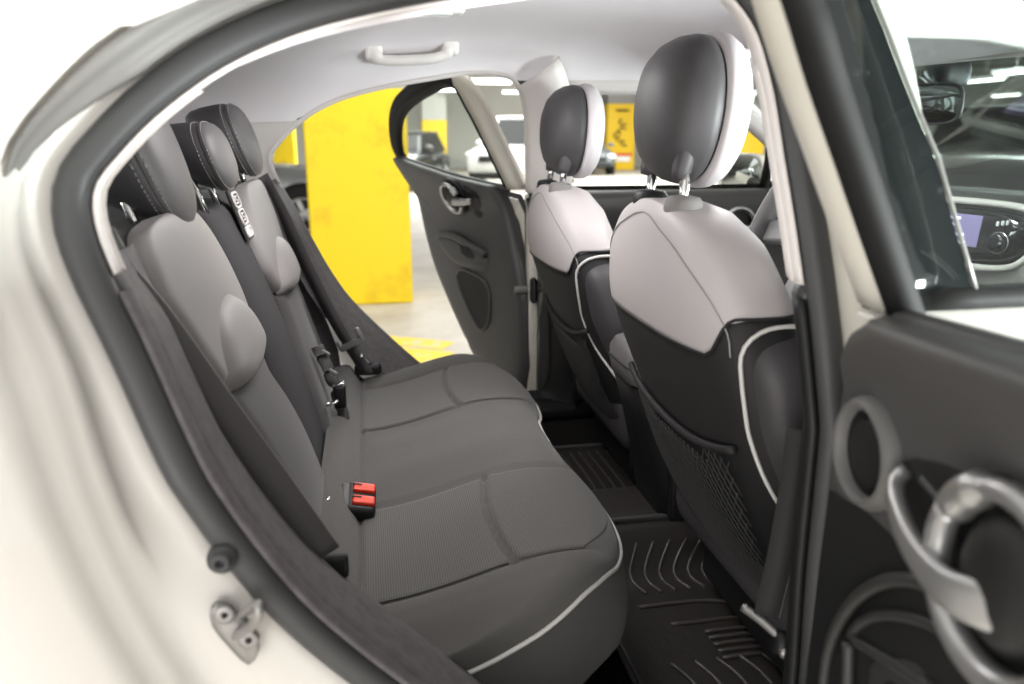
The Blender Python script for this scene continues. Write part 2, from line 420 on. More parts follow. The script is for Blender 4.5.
for (x, y, z, r), lb in zip(LIGHTS, LL):
    o = thing('ceiling_light', lb, 'ceiling light', (x, y, z), 'garage tube lights')
    ax = ((1, 0, 0), (0, 1, 0), (0, 0, 1)) if r == 0 else ((0, 1, 0), (-1, 0, 0), (0, 0, 1))
    mk('housing', *rbox((x, y, z+0.05), (1.5, 0.24, 0.08), 0.02, ax), car_white, o)
    X = Vector(ax[0]); mk('tube', *tube([Vector((x, y, z))-X*0.7, Vector((x, y, z))+X*0.7], 0.045, 8), tube_m, o)
    mk('hanger', *tube([(x, y, z+.08), (x, y, 4.62)], 0.012, 6), steel, o)

# ------------------------------------------------------------------ parked cars
def parked_car(loc, rz, paint, label, prof, L, W, H, tall=False):
    """local: +X forward; lofted body from side profile, glazing, wheels, lamps, grille, mirrors"""
    root = thing('parked_car', label, 'car', loc, 'cars parked in the garage')
    cs, sn = math.cos(rz), math.sin(rz)
    def T(x, y, z): return Vector((loc[0]+x*cs-y*sn, loc[1]+x*sn+y*cs, loc[2]+z))
    def TX(V, Fc): return [T(*v) for v in V], Fc
    # prof: stations (x, bottom, shoulder z, width)
    rings = []
    for x, zb, zs, wd in prof:
        ring = []
        for k in range(20):
            a = 2*math.pi*k/20; cy = sgnpow(math.cos(a), 0.45)*wd/2; cz = (zb+zs)/2+sgnpow(math.sin(a), 0.5)*(zs-zb)/2
            ring.append(T(x, cy, cz))
        rings.append(ring)
    mk('body', *loft(rings, True, False, True), paint, root)
    sh = interp([(p[0], p[2]) for p in prof], 0)
    cab = [(-L*0.42, -L*0.33), (L*0.22, L*0.07)] if not tall else [(-L*0.2, -L*0.16), (L*0.2, L*0.1)]
    (b0, t0), (b1, t1) = cab; wb, wt = W*0.9, W*0.72; z0, z1 = sh-0.06, H
    cv = [T(b0, -wb/2, z0), T(b1, -wb/2, z0), T(b1, wb/2, z0), T(b0, wb/2, z0), T(t0, -wt/2, z1-.04), T(t1, -wt/2, z1-.04), T(t1, wt/2, z1-.04), T(t0, wt/2, z1-.04)]
    def lp(a, b, t): return a.lerp(b, t)
    rr = []
    for k in range(7):
        t = k/6
        rr.append([lp(cv[i], cv[i+4], t) for i in range(4)])
    mk('cabin', *loft(rr, True, False, True), paint, root, smooth=False)
    mk('roof', *rbox(T((t0+t1)/2, 0, z1-0.03), (t1-t0+0.1, wt+0.04, 0.07), 0.03, ((cs, sn, 0), (-sn, cs, 0), (0, 0, 1))), paint, root)
    def pane(nm, q, m=car_glass):
        c = sum(q, Vector())/4; n = (q[1]-q[0]).cross(q[3]-q[0]).normalized()
        if n.dot(c-T((b0+b1)/2, 0, (z0+z1)/2)) < 0: n = -n
        q = [c+(p-c)*0.88 for p in q]
        V = [p+n*0.012 for p in q]+[p-n*0.01 for p in q]
        mk(nm, V, [(0, 1, 2, 3), (4, 5, 6, 7), (0, 1, 5, 4), (1, 2, 6, 5), (2, 3, 7, 6), (3, 0, 4, 7)], m, root, smooth=False)
    pane('windscreen', [cv[1], cv[2], cv[6], cv[5]]); pane('rear_window', [cv[0], cv[3], cv[7], cv[4]])
    for i, j in ((0, 1), (3, 2)):
        m0, m1 = lp(cv[i], cv[j], 0.48), lp(cv[i+4], cv[j+4], 0.48)
        pane('side_window', [cv[i], m0, m1, cv[i+4]]); pane('side_window', [m0, cv[j], cv[j+4], m1])
    for sx in (L*0.31, -L*0.30):
        for sy in (-1, 1):
            c = T(sx, sy*(W/2-0.09), 0.33); ax = Vector((-sn*sy, cs*sy, 0))
            arch = mk('wheel_arch', *disc(c-ax*0.02, ax, [(0.0, 0.41), (0.107, 0.41), (0.108, 0.30)], 28), plastic_black, root)
            wh = mk('wheel', *disc(c, ax, [(-0.1, 0.2), (-0.1, 0.30), (-0.07, 0.33), (0.08, 0.33), (0.108, 0.30), (0.112, 0.23), (0.06, 0.21), (0.06, 0.02)], 28), tyre_m, root)
            mb = MB(); mb.add(*disc(c, ax, [(0.07, 0.215), (0.115, 0.225), (0.117, 0.20), (0.075, 0.19)], 28, caps=False))
            U = Vector((0, 0, 1)); Wv = ax.cross(U)
            for k in range(5):
                a = 2*math.pi*k/5+0.3; d = U*math.cos(a)+Wv*math.sin(a); e = ax.cross(d)
                mb.add(*rbox(c+ax*0.1+d*0.11, (0.21, 0.07, 0.03), 0.012, (d, e, ax), 2))
            mb.add(*disc(c, ax, [(0.06, 0.06), (0.118, 0.055), (0.122, 0.03)], 16))
            mk('rim', mb.V, mb.F, silver, wh)
    xf = prof[-1][0]; zs = prof[-1][2]
    for sy in (-1, 1):
        mk('headlamp', *disc(T(xf-0.06, sy*W*0.36, zs-0.02), (cs, sn, 0), [(-0.1, 0.12), (0.0, 0.12), (0.05, 0.09), (0.07, 0.0)], 16, sx=1.5, sy=0.75), lens_m, root)
        mk('tail_lamp', *disc(T(prof[0][0]+0.03, sy*W*0.40, prof[0][2]-0.1), (-cs, -sn, 0), [(-0.1, 0.1), (0.02, 0.1), (0.05, 0.05)], 12, sx=0.7, sy=1.4), red_plastic, root)
        mm = mk('door_mirror', *disc(T(b1-0.12, sy*(W/2+0.10), z0+0.13), (cs, sn, 0), [(-0.06, 0.07), (-0.05, 0.1), (0.02, 0.1), (0.07, 0.06)], 14, sx=1.15, sy=0.75), paint, root)
        mk('door_handle', *rbox(T(-0.1, sy*(W/2+0.005), sh-0.22), (0.2, 0.03, 0.035), 0.012, ((cs, sn, 0), (-sn, cs, 0), (0, 0, 1)), 2), silver, root)
    mk('grille', *rbox(T(xf+0.005, 0, zs-0.12), (0.05, W*0.5, 0.16), 0.02, ((cs, sn, 0), (-sn, cs, 0), (0, 0, 1))), plastic_black, root)
    mk('lower_intake', *rbox(T(xf+0.0, 0, 0.36), (0.06, W*0.7, 0.16), 0.03, ((cs, sn, 0), (-sn, cs, 0), (0, 0, 1))), plastic_black, root)
    return root
HATCH = [(-2.1, .45, .80, 1.45), (-2.0, .30, .92, 1.7), (-1.2, .22, .98, 1.78), (0, .2, .98, 1.8), (0.9, .22, .97, 1.8), (1.5, .22, .93, 1.76), (1.9, .25, .82, 1.62), (2.08, .3, .68, 1.35)]
TALL = [(-2.5, .55, 1.0, 1.6), (-2.4, .42, 1.05, 1.82), (-1.2, .36, 1.1, 1.88), (0, .34, 1.1, 1.9), (1.2, .34, 1.12, 1.9), (1.9, .36, 1.1, 1.84), (2.3, .4, 1.0, 1.7), (2.42, .45, .9, 1.5)]
parked_car((-2.18, 9.95, 0), math.radians(3), car_silver, 'silver hatchback whose front wheel shows left of the yellow pillar', HATCH, 4.2, 1.8, 1.46)
parked_car((4.45, 20.2, 0), math.radians(240), car_white, 'white pickup facing the open far rear door', TALL, 4.9, 1.9, 1.86, True)
parked_car((0.95, 19.8, 0), math.radians(250), car_black, 'black car beside the white pickup, behind the yellow pillar', HATCH, 4.2, 1.8, 1.46)
parked_car((7.9, 27.2, 0), math.radians(270), car_grey, 'dark grey car left of the handwritten yellow pillar', HATCH, 4.2, 1.8, 1.46)
parked_car((9.4, 9.0, 0), math.radians(226), car_black, 'black car with bright lamps seen through the windscreen', TALL, 4.9, 1.9, 1.75, True)
parked_car((15.5, 12.5, 0), math.radians(200), car_grey, 'grey car behind the black one seen through the windscreen', HATCH, 4.2, 1.8, 1.46)

# ================================================================== CAR BODY
body = thing('car', 'white car with both rear doors open and a pale headliner', 'car', (0.1, 0, 0.3))
rear_arc = [i for i in range(NR) if not (RF[i][0].x > 0.40)]
# order along the ring: sill -> rear arc -> roof
st = min(rear_arc, key=lambda i: abs(RF[i][0].z-0.555)+abs(RF[i][0].x-0.40))
rear_arc = sorted(rear_arc, key=lambda i: (i-st) % NR)
def a_skin(i):
    p = RF[i % NR][0]
    if p.x > -0.05 and p.z > 1.3: return 0.046
    return interp([(0.56, 0.22), (0.80, 0.15), (0.90, 0.112), (1.05, 0.078), (1.15, 0.066), (1.28, 0.056), (1.43, 0.046)], p.z)
def ext(i):
    p = RF[i % NR][0]
    if p.z > 1.25: return interp([(-0.25, 0.62), (-0.1, 0.40), (0.1, 0.16), (0.4, 0.10)], p.x)
    return interp([(-0.26, 0.62), (-0.1, 0.62), (0.1, 0.40), (0.4, 0.2)], p.x)
def fl(v): return lambda i: v+(0.006-v)*sstep(1.24, 1.30, RF[i % NR][0].z)
def fw_(i): return sstep(1.29, 1.15, RF[i % NR][0].z)
def sk_(d): return lambda i: a_skin(i)+d*(1+0.5*fw_(i))
def sb(v): return lambda i: v-0.022*fw_(i)
def quarter(s):
    prof = [(0.010, -0.014), (0.018, -0.002), (0.030, 0.006), (lambda i: 0.55*a_skin(i)+.01, fl(0.014)), (sk_(-0.020), fl(0.020)), (sk_(-0.013), fl(0.024)), (sk_(-0.009), fl(0.034)),
            (sk_(-0.004), fl(0.042)), (sk_(0.001), fl(0.047)), (sk_(0.004), sb(0.076)), (sk_(0.007), sb(0.084)), (sk_(0.014), sb(0.092)), (lambda i: a_skin(i)+0.09, 0.098),
            (lambda i: a_skin(i)+0.09+0.35*ext(i), 0.104), (lambda i: a_skin(i)+0.09+0.7*ext(i), 0.104), (lambda i: a_skin(i)+0.09+ext(i), 0.100)]
    return loft(ring_sweep(prof, s, rear_arc), False, False)
for s in (-1, 1):
    mk('quarter_panel', *quarter(s), paint_white, body, label='white rear quarter panel stepped around the %s door opening' % ('near' if s < 0 else 'far'))
    # black weatherstrip bulb all around the opening
    prof = [(0.0145*math.cos(t)+(0.002 if math.cos(t) > 0 else 0), 0.003+0.014*math.sin(t)) for t in [2*math.pi*k/14 for k in range(14)]]
    ws = mk('weatherstrip', *loft(ring_sweep(prof, s), True, True), rubber, body, label='black rubber weatherstrip')
    lip = [(-0.0175+0.0052*math.cos(t), -0.004+0.012*math.sin(t)) for t in [2*math.pi*k/8 for k in range(8)]]
    low = ring_idx(lambda p: p.z < 1.185 and p.x < 0.40)
    mk('weatherstrip_lip', *loft(ring_sweep(lip, s, low), True, False, True), trim_dark, ws)
    # pale upper trim lip
    up = ring_idx(lambda p: p.z > 1.195 if p.x < 0.3 else p.z > 1.17)
    prof = [(-0.0150, -0.002), (-0.0165, 0.002), (-0.0190, 0.001), (-0.0205, -0.004), (-0.0195, -0.012), (-0.010, -0.040), (0.02, -0.085), (0.03, -0.06)]
    if s > 0: prof = [(-0.0150, -0.002), (-0.0175, 0.001), (-0.0225, -0.002), (-0.0250, -0.024), (-0.0140, -0.024)]
    mk('pillar_trim', *loft(ring_sweep(prof, s, up), True, False, True), trim_light, body, label='pale grey trim lip inside the weatherstrip')
    # dark lower trim of the centre pillar
    fr = ring_idx(lambda p: p.x > 0.40 and p.z < 1.172)
    mk('centre_pillar_trim', *loft(ring_sweep([(-0.0150, -0.002), (-0.0175, 0.002), (-0.023, -0.001), (-0.025, -0.008), (-0.012, -0.035), (0.015, -0.075), (0.06, -0.12), (0.07, -0.10)], s, fr), True, False, True), plastic_black, body)
    # pale centre pillar trim above
    frt = ring_idx(lambda p: p.x > 0.40 and 1.168 < p.z < (1.40 if s < 0 else 1.462))
    mk('centre_pillar_trim', *loft(ring_sweep([(-0.021, -0.014), (-0.010, -0.045), (0.015, -0.080), (0.05, -0.105), (0.075, -0.10), (0.085, -0.07)], s, frt), False, False), trim_light, body, mods=[solid(0.006)])
    # dark lower trim from the rear arc down over the sill
    lowt = ring_idx(lambda p: p.z < 1.225 and p.x < 0.42)
    tp_ = lambda v: (lambda i: v+0.010*sstep(1.13, 1.21, RF[i % NR][0].z)*(1 if RF[i % NR][0].x < 0.2 else 0))
    prof = [(tp_(-0.0165), -0.006), (tp_(-0.0215), -0.012), (tp_(-0.0235), -0.020), (tp_(-0.0225), -0.030), (tp_(-0.017), -0.045), (tp_(-0.015), -0.085), (tp_(-0.010), -0.105), (0.004, -0.150), (0.03, -0.20)]
    mk('lower_pillar_trim', *loft(ring_sweep(prof, s, lowt), False, False), trim_dark, body, mods=[solid(0.004)], label='dark grained trim over sill and rear pillar')
    # painted centre pillar
    frp = ring_idx(lambda p: p.x > 0.36)
    prof = [(0.010, -0.014), (0.0165, -0.002), (0.020, 0.014), (0.023, 0.045), (0.027, 0.058), (0.036, 0.064), (0.07, 0.066), (0.10, 0.066)]
    mk('centre_pillar', *loft(ring_sweep(prof, s, frp), False, False), paint_jamb_shaded, body, mods=[solid(0.003)], label='painted centre pillar')
    # grey strip in the roof channel, tapering towards its rear end
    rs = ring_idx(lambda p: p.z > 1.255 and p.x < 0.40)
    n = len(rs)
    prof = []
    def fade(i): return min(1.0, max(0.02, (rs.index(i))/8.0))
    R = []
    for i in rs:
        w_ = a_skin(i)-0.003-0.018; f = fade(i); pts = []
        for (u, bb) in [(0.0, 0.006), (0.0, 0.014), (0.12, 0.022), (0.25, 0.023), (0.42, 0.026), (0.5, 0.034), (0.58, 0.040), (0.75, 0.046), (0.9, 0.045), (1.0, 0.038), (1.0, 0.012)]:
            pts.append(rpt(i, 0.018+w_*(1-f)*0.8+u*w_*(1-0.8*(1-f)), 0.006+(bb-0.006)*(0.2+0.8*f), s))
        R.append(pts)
    mk('roof_strip', *loft(R, True, False, True), strip_grey, body, label='grey rubber seal strip in the roof channel')
# rear pillar upper trims, headliner, roof
def edge(x):
    """headliner edge: half width and height at x"""
    if x > 0.40: return interp([(0.40, 0.590), (1.02, 0.535)], x), interp([(0.40, 1.458), (0.7, 1.462), (1.02, 1.425)], x)
    if x < -0.17: return interp([(-0.85, 0.555), (-0.17, 0.618)], x), interp([(-0.85, 1.29), (-0.5, 1.345), (-0.17, 1.358)], x)
    z = sinterp([(-0.17, 1.358), (-0.128, 1.379), (-0.055, 1.408), (0.04, 1.432), (0.16, 1.454), (0.28, 1.470), (0.40, 1.458)], x)
    return yfl(z)-0.022, z
def zc(x): return sinterp([(-0.85, 1.36), (-0.6, 1.44), (-0.3, 1.51), (0, 1.553), (0.3, 1.568), (0.7, 1.540), (1.02, 1.475)], x)
def hl(u, v, dz=0.0, dy=0.0):
    x = -0.85+1.87*u; ye, ze = edge(x); y = -1+2*v; y = math.sin(y*math.pi/2)
    return Vector((x, y*(ye+dy), ze+(zc(x)-ze)*(1-abs(y)**5)**0.5+dz))
mk('headliner', *grid(lambda u, v: hl(u, v), 70, 49), headliner_m, body, label='pale grey cloth headliner')
mk('roof_panel', *grid(lambda u, v: hl(u, v, 0.05, 0.09), 40, 31), paint_white, body)
for s in (-1, 1):
    arc = [i for i in ring_idx(lambda p: p.x < -0.10 and 1.19 < p.z < 1.388)]
    def cp(u, v):
        f = arc[0]+u*(len(arc)-1); i = int(f); t = f-i
        a = rpt(i, -0.0215, -0.018, s).lerp(rpt(i+1, -0.0215, -0.018, s), t)
        b = Vector((-0.88, s*0.545, 1.18+0.19*u)); e = v**1.2
        return a.lerp(b, e)+Vector((0, s*0.0, 0.0))
    mk('rear_pillar_trim', *grid(cp, 14, 14), trim_light, body, label='pale trim on the rear pillar')
    mk('luggage_side_trim', *grid(lambda u, v: Vector((-0.085-0.31*max(0.0, 0.74*u-0.285)-(0.775-0.31*max(0.0, 0.74*u-0.285))*v, s*(0.612-0.05*v), 0.45+0.74*u)), 8, 8), trim_dark, body)
mk('parcel_shelf', *rbox((-0.56, 0, 1.19), (0.54, 1.14, 0.03), 0.012), plastic_black, body)
mk('tailgate_lining', *grid(lambda u, v: Vector((-0.86-0.06*math.sin(u*3), -0.57+1.14*v, 0.45+0.68*u)), 8, 8), plastic_dark, body, mods=[solid(0.01)])
mk('rear_window', *grid(lambda u, v: Vector((-0.90+0.06*u, -0.55+1.10*v, 1.13+0.24*u)), 4, 8), glass_clear, body)
# floor, tunnel, sills
def fz(x, y): return 0.462+0.085*math.exp(-(y/0.115)**4)+0.05*sstep(0.54, 0.62, abs(y))+0.13*sstep(0.24, 0.0, x)
mk('floor_carpet', *grid(lambda u, v: Vector((-0.4+1.9*u, -0.72+1.44*v, fz(-0.4+1.9*u, -0.72+1.44*v))), 60, 61), carpet, body)
for s in (-1, 1):
    mk('sill', *rbox((0.25, s*0.80, 0.50), (1.9, 0.15, 0.10), 0.03), paint_jamb_shaded, body)
    mk('sill_trim', *rbox((0.30, s*0.69, 0.535), (0.75, 0.12, 0.05), 0.02), plastic_black, body)
mk('bulkhead', *grid(lambda u, v: Vector((1.5+0.05*u, -0.72+1.44*v, 0.45+0.65*u)), 4, 8), plastic_black, body)
# windscreen with its pillars
def wsf(u, v):
    y = -1+2*v; return Vector((0.99+0.60*u-0.06*y*y, y*(0.56+0.12*u), 1.465-0.40*u-0.02*y*y))
mk('windscreen', *grid(wsf, 12, 16), glass_screen, body, mods=[solid(0.004)])
for s in (-1, 1):
    P = [wsf(k/10, 0.5+0.5*s)+Vector((0, s*0.015, 0.0)) for k in range(11)]
    mk('windscreen_pillar', *tube(P, 0.03, 10), trim_light, body)
    mk('roof_rail', *tube([Vector((x, s*(edge(x)[0]+0.035), edge(x)[1]-0.005)) for x in [0.50+0.052*k for k in range(11)]], 0.03, 10), trim_light, body)
mk('screen_header', *tube([wsf(0, k/12)+Vector((-0.01, 0, 0.0)) for k in range(13)], 0.022, 8), trim_light, body)
# near-side fittings on the jamb
c = PS(223, 557, -1, 0.016)
bs = mk('bump_stop', *disc(c, (0, -1, 0.1), [(-0.01, 0.0135), (0.004, 0.0135), (0.008, 0.0125), (0.009, 0.010), (0.013, 0.0095), (0.016, 0.008), (0.0165, 0.004), (0.010, 0.0038)], 24), rubber, body, label='round black rubber stop')
def sp(px, py, off): return PS(px, py, -1, off)
plate = [(212, 604), (218, 600), (226, 602), (236, 611), (243, 612), (250, 622), (258, 634), (260, 645), (256, 656), (250, 661), (243, 657), (236, 650), (229, 642), (220, 632), (213, 622), (211, 612)]
pc = sum((sp(px, py, .018) for px, py in plate), Vector())/len(plate)
pl = [sp(px, py, 0.017) for px, py in plate]
rings = [pl, [p+Vector((0, -0.006, 0)) for p in pl], [pc+(p-pc)*0.93+Vector((0, -0.008, 0)) for p in pl], [pc+(p-pc)*0.4+Vector((0, -0.0085, 0)) for p in pl]]
sk = mk('door_striker', *loft(rings, True, False, True), steel, body, label='zinc door striker plate with loop and two screws')
for px, py in ((225, 614), (249, 639)):
    c = sp(px, py, 0.026); mb = MB(); mb.add(*disc(c, (0, -1, 0), [(-.002, 0.0095), (0.002, 0.0095), (0.0035, 0.007), (0.0025, 0.003)], 20)); mk('screw', mb.V, mb.F, steel, sk)
    mk('screw', *disc(c, (0, -1, 0), [(0.001, 0.0032), (0.0037, 0.003)], 6), plastic_black, sk)
lp_ = [sp(234, 637, 0.02), sp(240, 634, 0.035), sp(249, 628, 0.058), sp(256, 620, 0.07), sp(259, 611, 0.073), sp(258, 604, 0.07), sp(252, 607, 0.055), sp(243, 613, 0.035), sp(239, 617, 0.02)]
mk('striker_loop', *tube(catmull(lp_, 40), 0.0042, 10), steel, sk)
# grab handle and reading lamp on the headliner above the far door
def hz(x, y):
    ye, ze = edge(x); t = min(0.999, abs(y)/ye); return ze+(zc(x)-ze)*(1-t**5)**0.5
gy = 0.535
def gz(x, d): return hz(x, gy-0.02)+d
gp = [(0.022, gy, gz(0.03, 0.016)), (0.026, gy-0.006, gz(0.03, 0.0)), (0.045, gy-0.016, gz(0.05, -0.026)), (0.08, gy-0.018, gz(0.09, -0.033)), (0.125, gy-0.018, gz(0.13, -0.034)), (0.17, gy-0.018, gz(0.17, -0.033)), (0.20, gy-0.014, gz(0.2, -0.024)), (0.219, gy-0.006, gz(0.21, 0.0)), (0.222, gy, gz(0.222, 0.016))]
gpp = catmull(gp, 44)
gh = mk('grab_handle', *tube(gpp, 0.0115, 12, rad=[0.017 if k < 9 or k > 34 else 0.0125 for k in range(44)]), trim_light, body, label='pale folding grab handle above the far door')
for x in (0.032, 0.214): mk('handle_cap', *rbox((x, gy-0.01, gz(x, -0.008)), (0.040, 0.03, 0.040), 0.010), trim_light, gh)
c = PZ(437, 9, zc(0.12)-0.004)
mk('dome_lamp', *rbox(c+Vector((0, 0, -0.002)), (0.105, 0.05, 0.016), 0.008), trim_light, body)
dl = mk('dome_lamp_lens', *rbox(c+Vector((0.0, -0.004, -0.007)), (0.06, 0.034, 0.012), 0.006), lens_m, body)
# sun visors
for s in (-1, 1):
    V, Fc = rbox((0.86, s*0.30, 1.468), (0.17, 0.36, 0.02), 0.009, ((0.96, 0, -0.25), (0, 1, 0), (0.25, 0, 0.96)))
    mk('sun_visor', V, Fc, headliner_m, body, label='pale sun visor on the %s side' % ('driver' if s < 0 else 'passenger'))
# far-side hinge pillar details: check strap slot
cs_ = PY(533, 290, 0.765)
mk('check_strap_slot', *rbox(cs_, (0.02, 0.05, 0.075), 0.01), plastic_black, body)
mk('check_strap', *rbox(cs_+Vector((-0.01, 0.012, 0)), (0.09, 0.012, 0.022), 0.004), steel, body)
# ================================================================== REAR BENCH
bench = thing('rear_bench', 'two-tone grey rear bench seat with three headrests', 'rear seat', (0.1, 0, 0.5))
# ---- cushion
XF = [(0.0, 0.336), (0.05, 0.337), (0.12, 0.346), (0.18, 0.364), (0.25, 0.374), (0.32, 0.374), (0.38, 0.366), (0.44, 0.347), (0.50, 0.312), (0.55, 0.262), (0.59, 0.20), (0.61, 0.13), (0.618, 0.06)]
def xf(y): return sinterp(XF, min(abs(y), 0.618))
CR = -0.105
def ctop(x, y):
    ay = abs(y); v = (x-CR)/(xf(y)-CR)
    z = sinterp([(-0.11, 0.735), (-0.07, 0.738), (-0.04, 0.702), (0.0, 0.698), (0.08, 0.713), (0.17, 0.738), (0.25, 0.752), (0.32, 0.747), (0.38, 0.725)], x)
    z += 0.012*sstep(0.19, 0.05, ay)*sstep(-0.05, 0.02, x)                      # raised middle place
    z += 0.010*sstep(0.46, 0.52, ay)*sstep(-0.05, 0.03, x)-0.016*sstep(0.54, 0.62, ay)
    g = 0
    g += 0.010*math.exp(-((x+0.037)/0.006)**2)                                   # seam behind the seat panels
    if x > -0.035:
        g += 0.009*math.exp(-((ay-0.186)/0.0055)**2)*sstep(0.36, 0.28, x)
        g += 0.006*math.exp(-((ay-0.476)/0.0045)**2)*sstep(0.0, 0.05, xf(y)-x)
        if 0.19 < ay < 0.476:
            xs = 0.168+0.016*((ay-0.33)/0.145)**2
            g += 0.009*math.exp(-((x-xs)/0.005)**2); z += 0.005*math.exp(-max(0, x-xs)/0.03)*(1 if x > xs else 0)
    d = max(0.0, xf(y)-x); r = 0.05
    if d < r: z -= 0.030*(1-math.sqrt(max(0, 1-(1-d/r)**2)))
    return z-g
def cshape(v, y, dz=0.0):
    x = CR+(xf(y)-CR)*v; return Vector((x, y, ctop(x, y)+dz))
def cgrid(y0, y1, v0, v1, nu, nv, dz=0.0):
    return grid(lambda u, v: cshape(v0+(v1-v0)*v, y0+(y1-y0)*u, dz), nu, nv)
vi = lambda x, y: (x-CR)/(xf(y)-CR)
cush = mk('seat_cushion', *grid(lambda u, v: cshape(v, 0.618*math.sin((u*2-1)*math.pi/2)), 181, 120), fabric_mid, bench, label='dark grey woven seat cushion')
# front and side wall under the piping
ys = [0.618*math.sin((-1+2*k/160)*math.pi/2) for k in range(161)]
rim = [cshape(1.0, y) for y in ys]
rim = [Vector((CR+0.02, -0.612, ctop(CR+0.02, -0.612))), Vector((-0.03, -0.616, ctop(-0.03, -0.616)))]+rim+[Vector((-0.03, 0.616, ctop(-0.03, 0.616))), Vector((CR+0.02, 0.612, ctop(CR+0.02, 0.612)))]
cm = Vector((0.05, 0, 0))
def wall(p, t):
    q = Vector((p.x, p.y, 0)); o = Vector((q.x-0.08, q.y*0.75, 0)); o.normalize() if o.length else None
    bul = 0.018*math.sin(math.pi*min(1, t*1.25))-0.06*max(0, t-0.55)**1.3*2
    return Vector((p.x, p.y, p.z-0.215*t))+o*bul
mk('cushion_border', *loft([[wall(p, k/12) for p in rim] for k in range(13)], False), fabric_dark, bench, label='plain dark grey border under the white piping')
mk('piping', *tube([p+Vector((0.002, 0, -0.002)) for p in rim[3:-3]], 0.0034, 8), piping_m, cush, label='white piping')
for s in (-1, 1):
    mk('seat_panel', *grid(lambda u, v: cshape(0, 0) if False else (lambda y: Vector((-0.034+(0.165+0.016*((y-0.33)/0.145)**2-0.006+0.034)*v, s*y, ctop(-0.034+(0.165+0.016*((y-0.33)/0.145)**2-0.006+0.034)*v, s*y)+0.0012)))(0.192+0.279*u), 70, 60), fabric_perf, cush, label='perforated rear half of the seat panel')
    def fp(u, v):
        y = 0.192+0.281*u; x0 = 0.168+0.016*((y-0.33)/0.145)**2+0.004; x1 = xf(y)-0.02-0.03*max(0, (u-0.6)/0.4)**2
        x = x0+(x1-x0)*v; return Vector((x, s*y, ctop(x, s*y)+0.0012))
    mk('seat_panel', *grid(fp, 70, 60), fabric_perf, cush, label='perforated front half of the seat panel')
# ---- backrests (coordinates: y across, t up the sloping plane, h out of it)
BO = Vector((-0.105, 0, 0.735)); BV = Vector((-0.296, 0, 0.955)); BN = Vector((0.955, 0, 0.296))
def bp(y, t, h): return BO+BV*t+BN*h+Vector((0, y, 0))
def back_base(name, y0, y1, t1, bulge, mat, lab, s=1, corner=0.05):
    def f(u, v):
        y = y0+(y1-y0)*(0.5-0.5*math.cos(math.pi*u)); return y
    n, m = 50, 60; rings = []
    for j in range(m):
        v = j/(m-1); t = -0.05+(t1+0.05)*(0.5-0.5*math.cos(math.pi*v)); ring = []
        c = max(0.0, (t-(t1-corner))/corner); ins = corner*(1-math.sqrt(max(0, 1-c*c)))*0.8
        for k in range(n):
            a = 2*math.pi*k/n; hy = (y1-y0)/2-ins; cy = (y0+y1)/2+sgnpow(math.cos(a), 0.22)*hy
            hh = sgnpow(math.sin(a), 0.4); th = 0.055*(1-0.85*c**3)
            b = bulge*math.sin(math.pi*min(1, max(0, (t+0.03)/(t1+0.03))))**0.8*(1-((cy-(y0+y1)/2)/hy)**2 if hy > 1e-6 else 0) if hh > 0 else 0
            ring.append(bp(cy, t, -0.065+hh*th+b))
        rings.append(ring)
    return mk(name, *loft(rings, True, False, True), mat, bench, label=lab)
nb = back_base('backrest', -0.605, -0.078, 0.525, 0.012, fabric_dark, 'near backrest with pale upper panel')
cb = back_base('backrest', -0.073, 0.168, 0.515, 0.020, fabric_centre, 'dark centre backrest')
fb = back_base('backrest', 0.173, 0.605, 0.525, 0.012, fabric_dark, 'far backrest with pale upper panel')
INS_L = [(-0.40, 0.514), (-0.44, 0.513), (-0.497, 0.506), (-0.518, 0.493), (-0.527, 0.468), (-0.530, 0.425), (-0.507, 0.381), (-0.483, 0.337), (-0.456, 0.292)]
INS_R = [(-0.34, 0.514), (-0.27, 0.510), (-0.225, 0.492), (-0.192, 0.464), (-0.168, 0.424), (-0.157, 0.385), (-0.157, 0.346), (-0.176, 0.312), (-0.198, 0.288)]
LOW_L = [(-0.458, 0.286), (-0.43, 0.235), (-0.405, 0.18), (-0.385, 0.09), (-0.38, -0.02)]
LOW_R = [(-0.200, 0.282), (-0.178, 0.227), (-0.140, 0.165), (-0.112, 0.09), (-0.105, -0.02)]
OUT_L = [(-0.592, 0.50), (-0.598, 0.40), (-0.598, 0.25), (-0.595, 0.1), (-0.59, -0.02)]
OUT_R = [(-0.566, 0.50), (-0.556, 0.42), (-0.474, 0.295), (-0.41, 0.16), (-0.39, -0.02)]
def saddle(y, t, h):
    return 0.010*math.exp(-((abs(y)-0.34)/0.1)**2)
for s, bk in ((-1, nb), (1, fb)):
    mp = lambda y, t, h: bp(-s*y, t, h-0.004)
    mk('upper_panel', *panel(INS_L, INS_R, 40, 60, mp, 0.016, 0.02, 0.012), leather_grey, bk, label='pale grey leatherette upper panel')
    ol = [(-0.4525, 0.292), (-0.444, 0.325), (-0.425, 0.357), (-0.39, 0.383), (-0.345, 0.394), (-0.295, 0.389), (-0.25, 0.368), (-0.215, 0.335), (-0.198, 0.296), (-0.21, 0.279), (-0.26, 0.268), (-0.33, 0.262), (-0.40, 0.268), (-0.44, 0.280)]
    ol = [(p.x, p.y) for p in catmull([(*p, 0) for p in ol], 60, True)][:-1]
    mk('lumbar_pad', *blob(ol, lambda y, t, h: bp(-s*y, t, h+0.007), 0.022, 8, 0.45, 0.012, 0.010), leather_grey, bk, label='oval pale grey pad at the foot of the upper panel')
    mk('lower_panel', *panel(LOW_L, LOW_R, 40, 50, mp, 0.012, 0.03, 0.012), fabric_perf_back, bk, label='perforated dark lower panel')
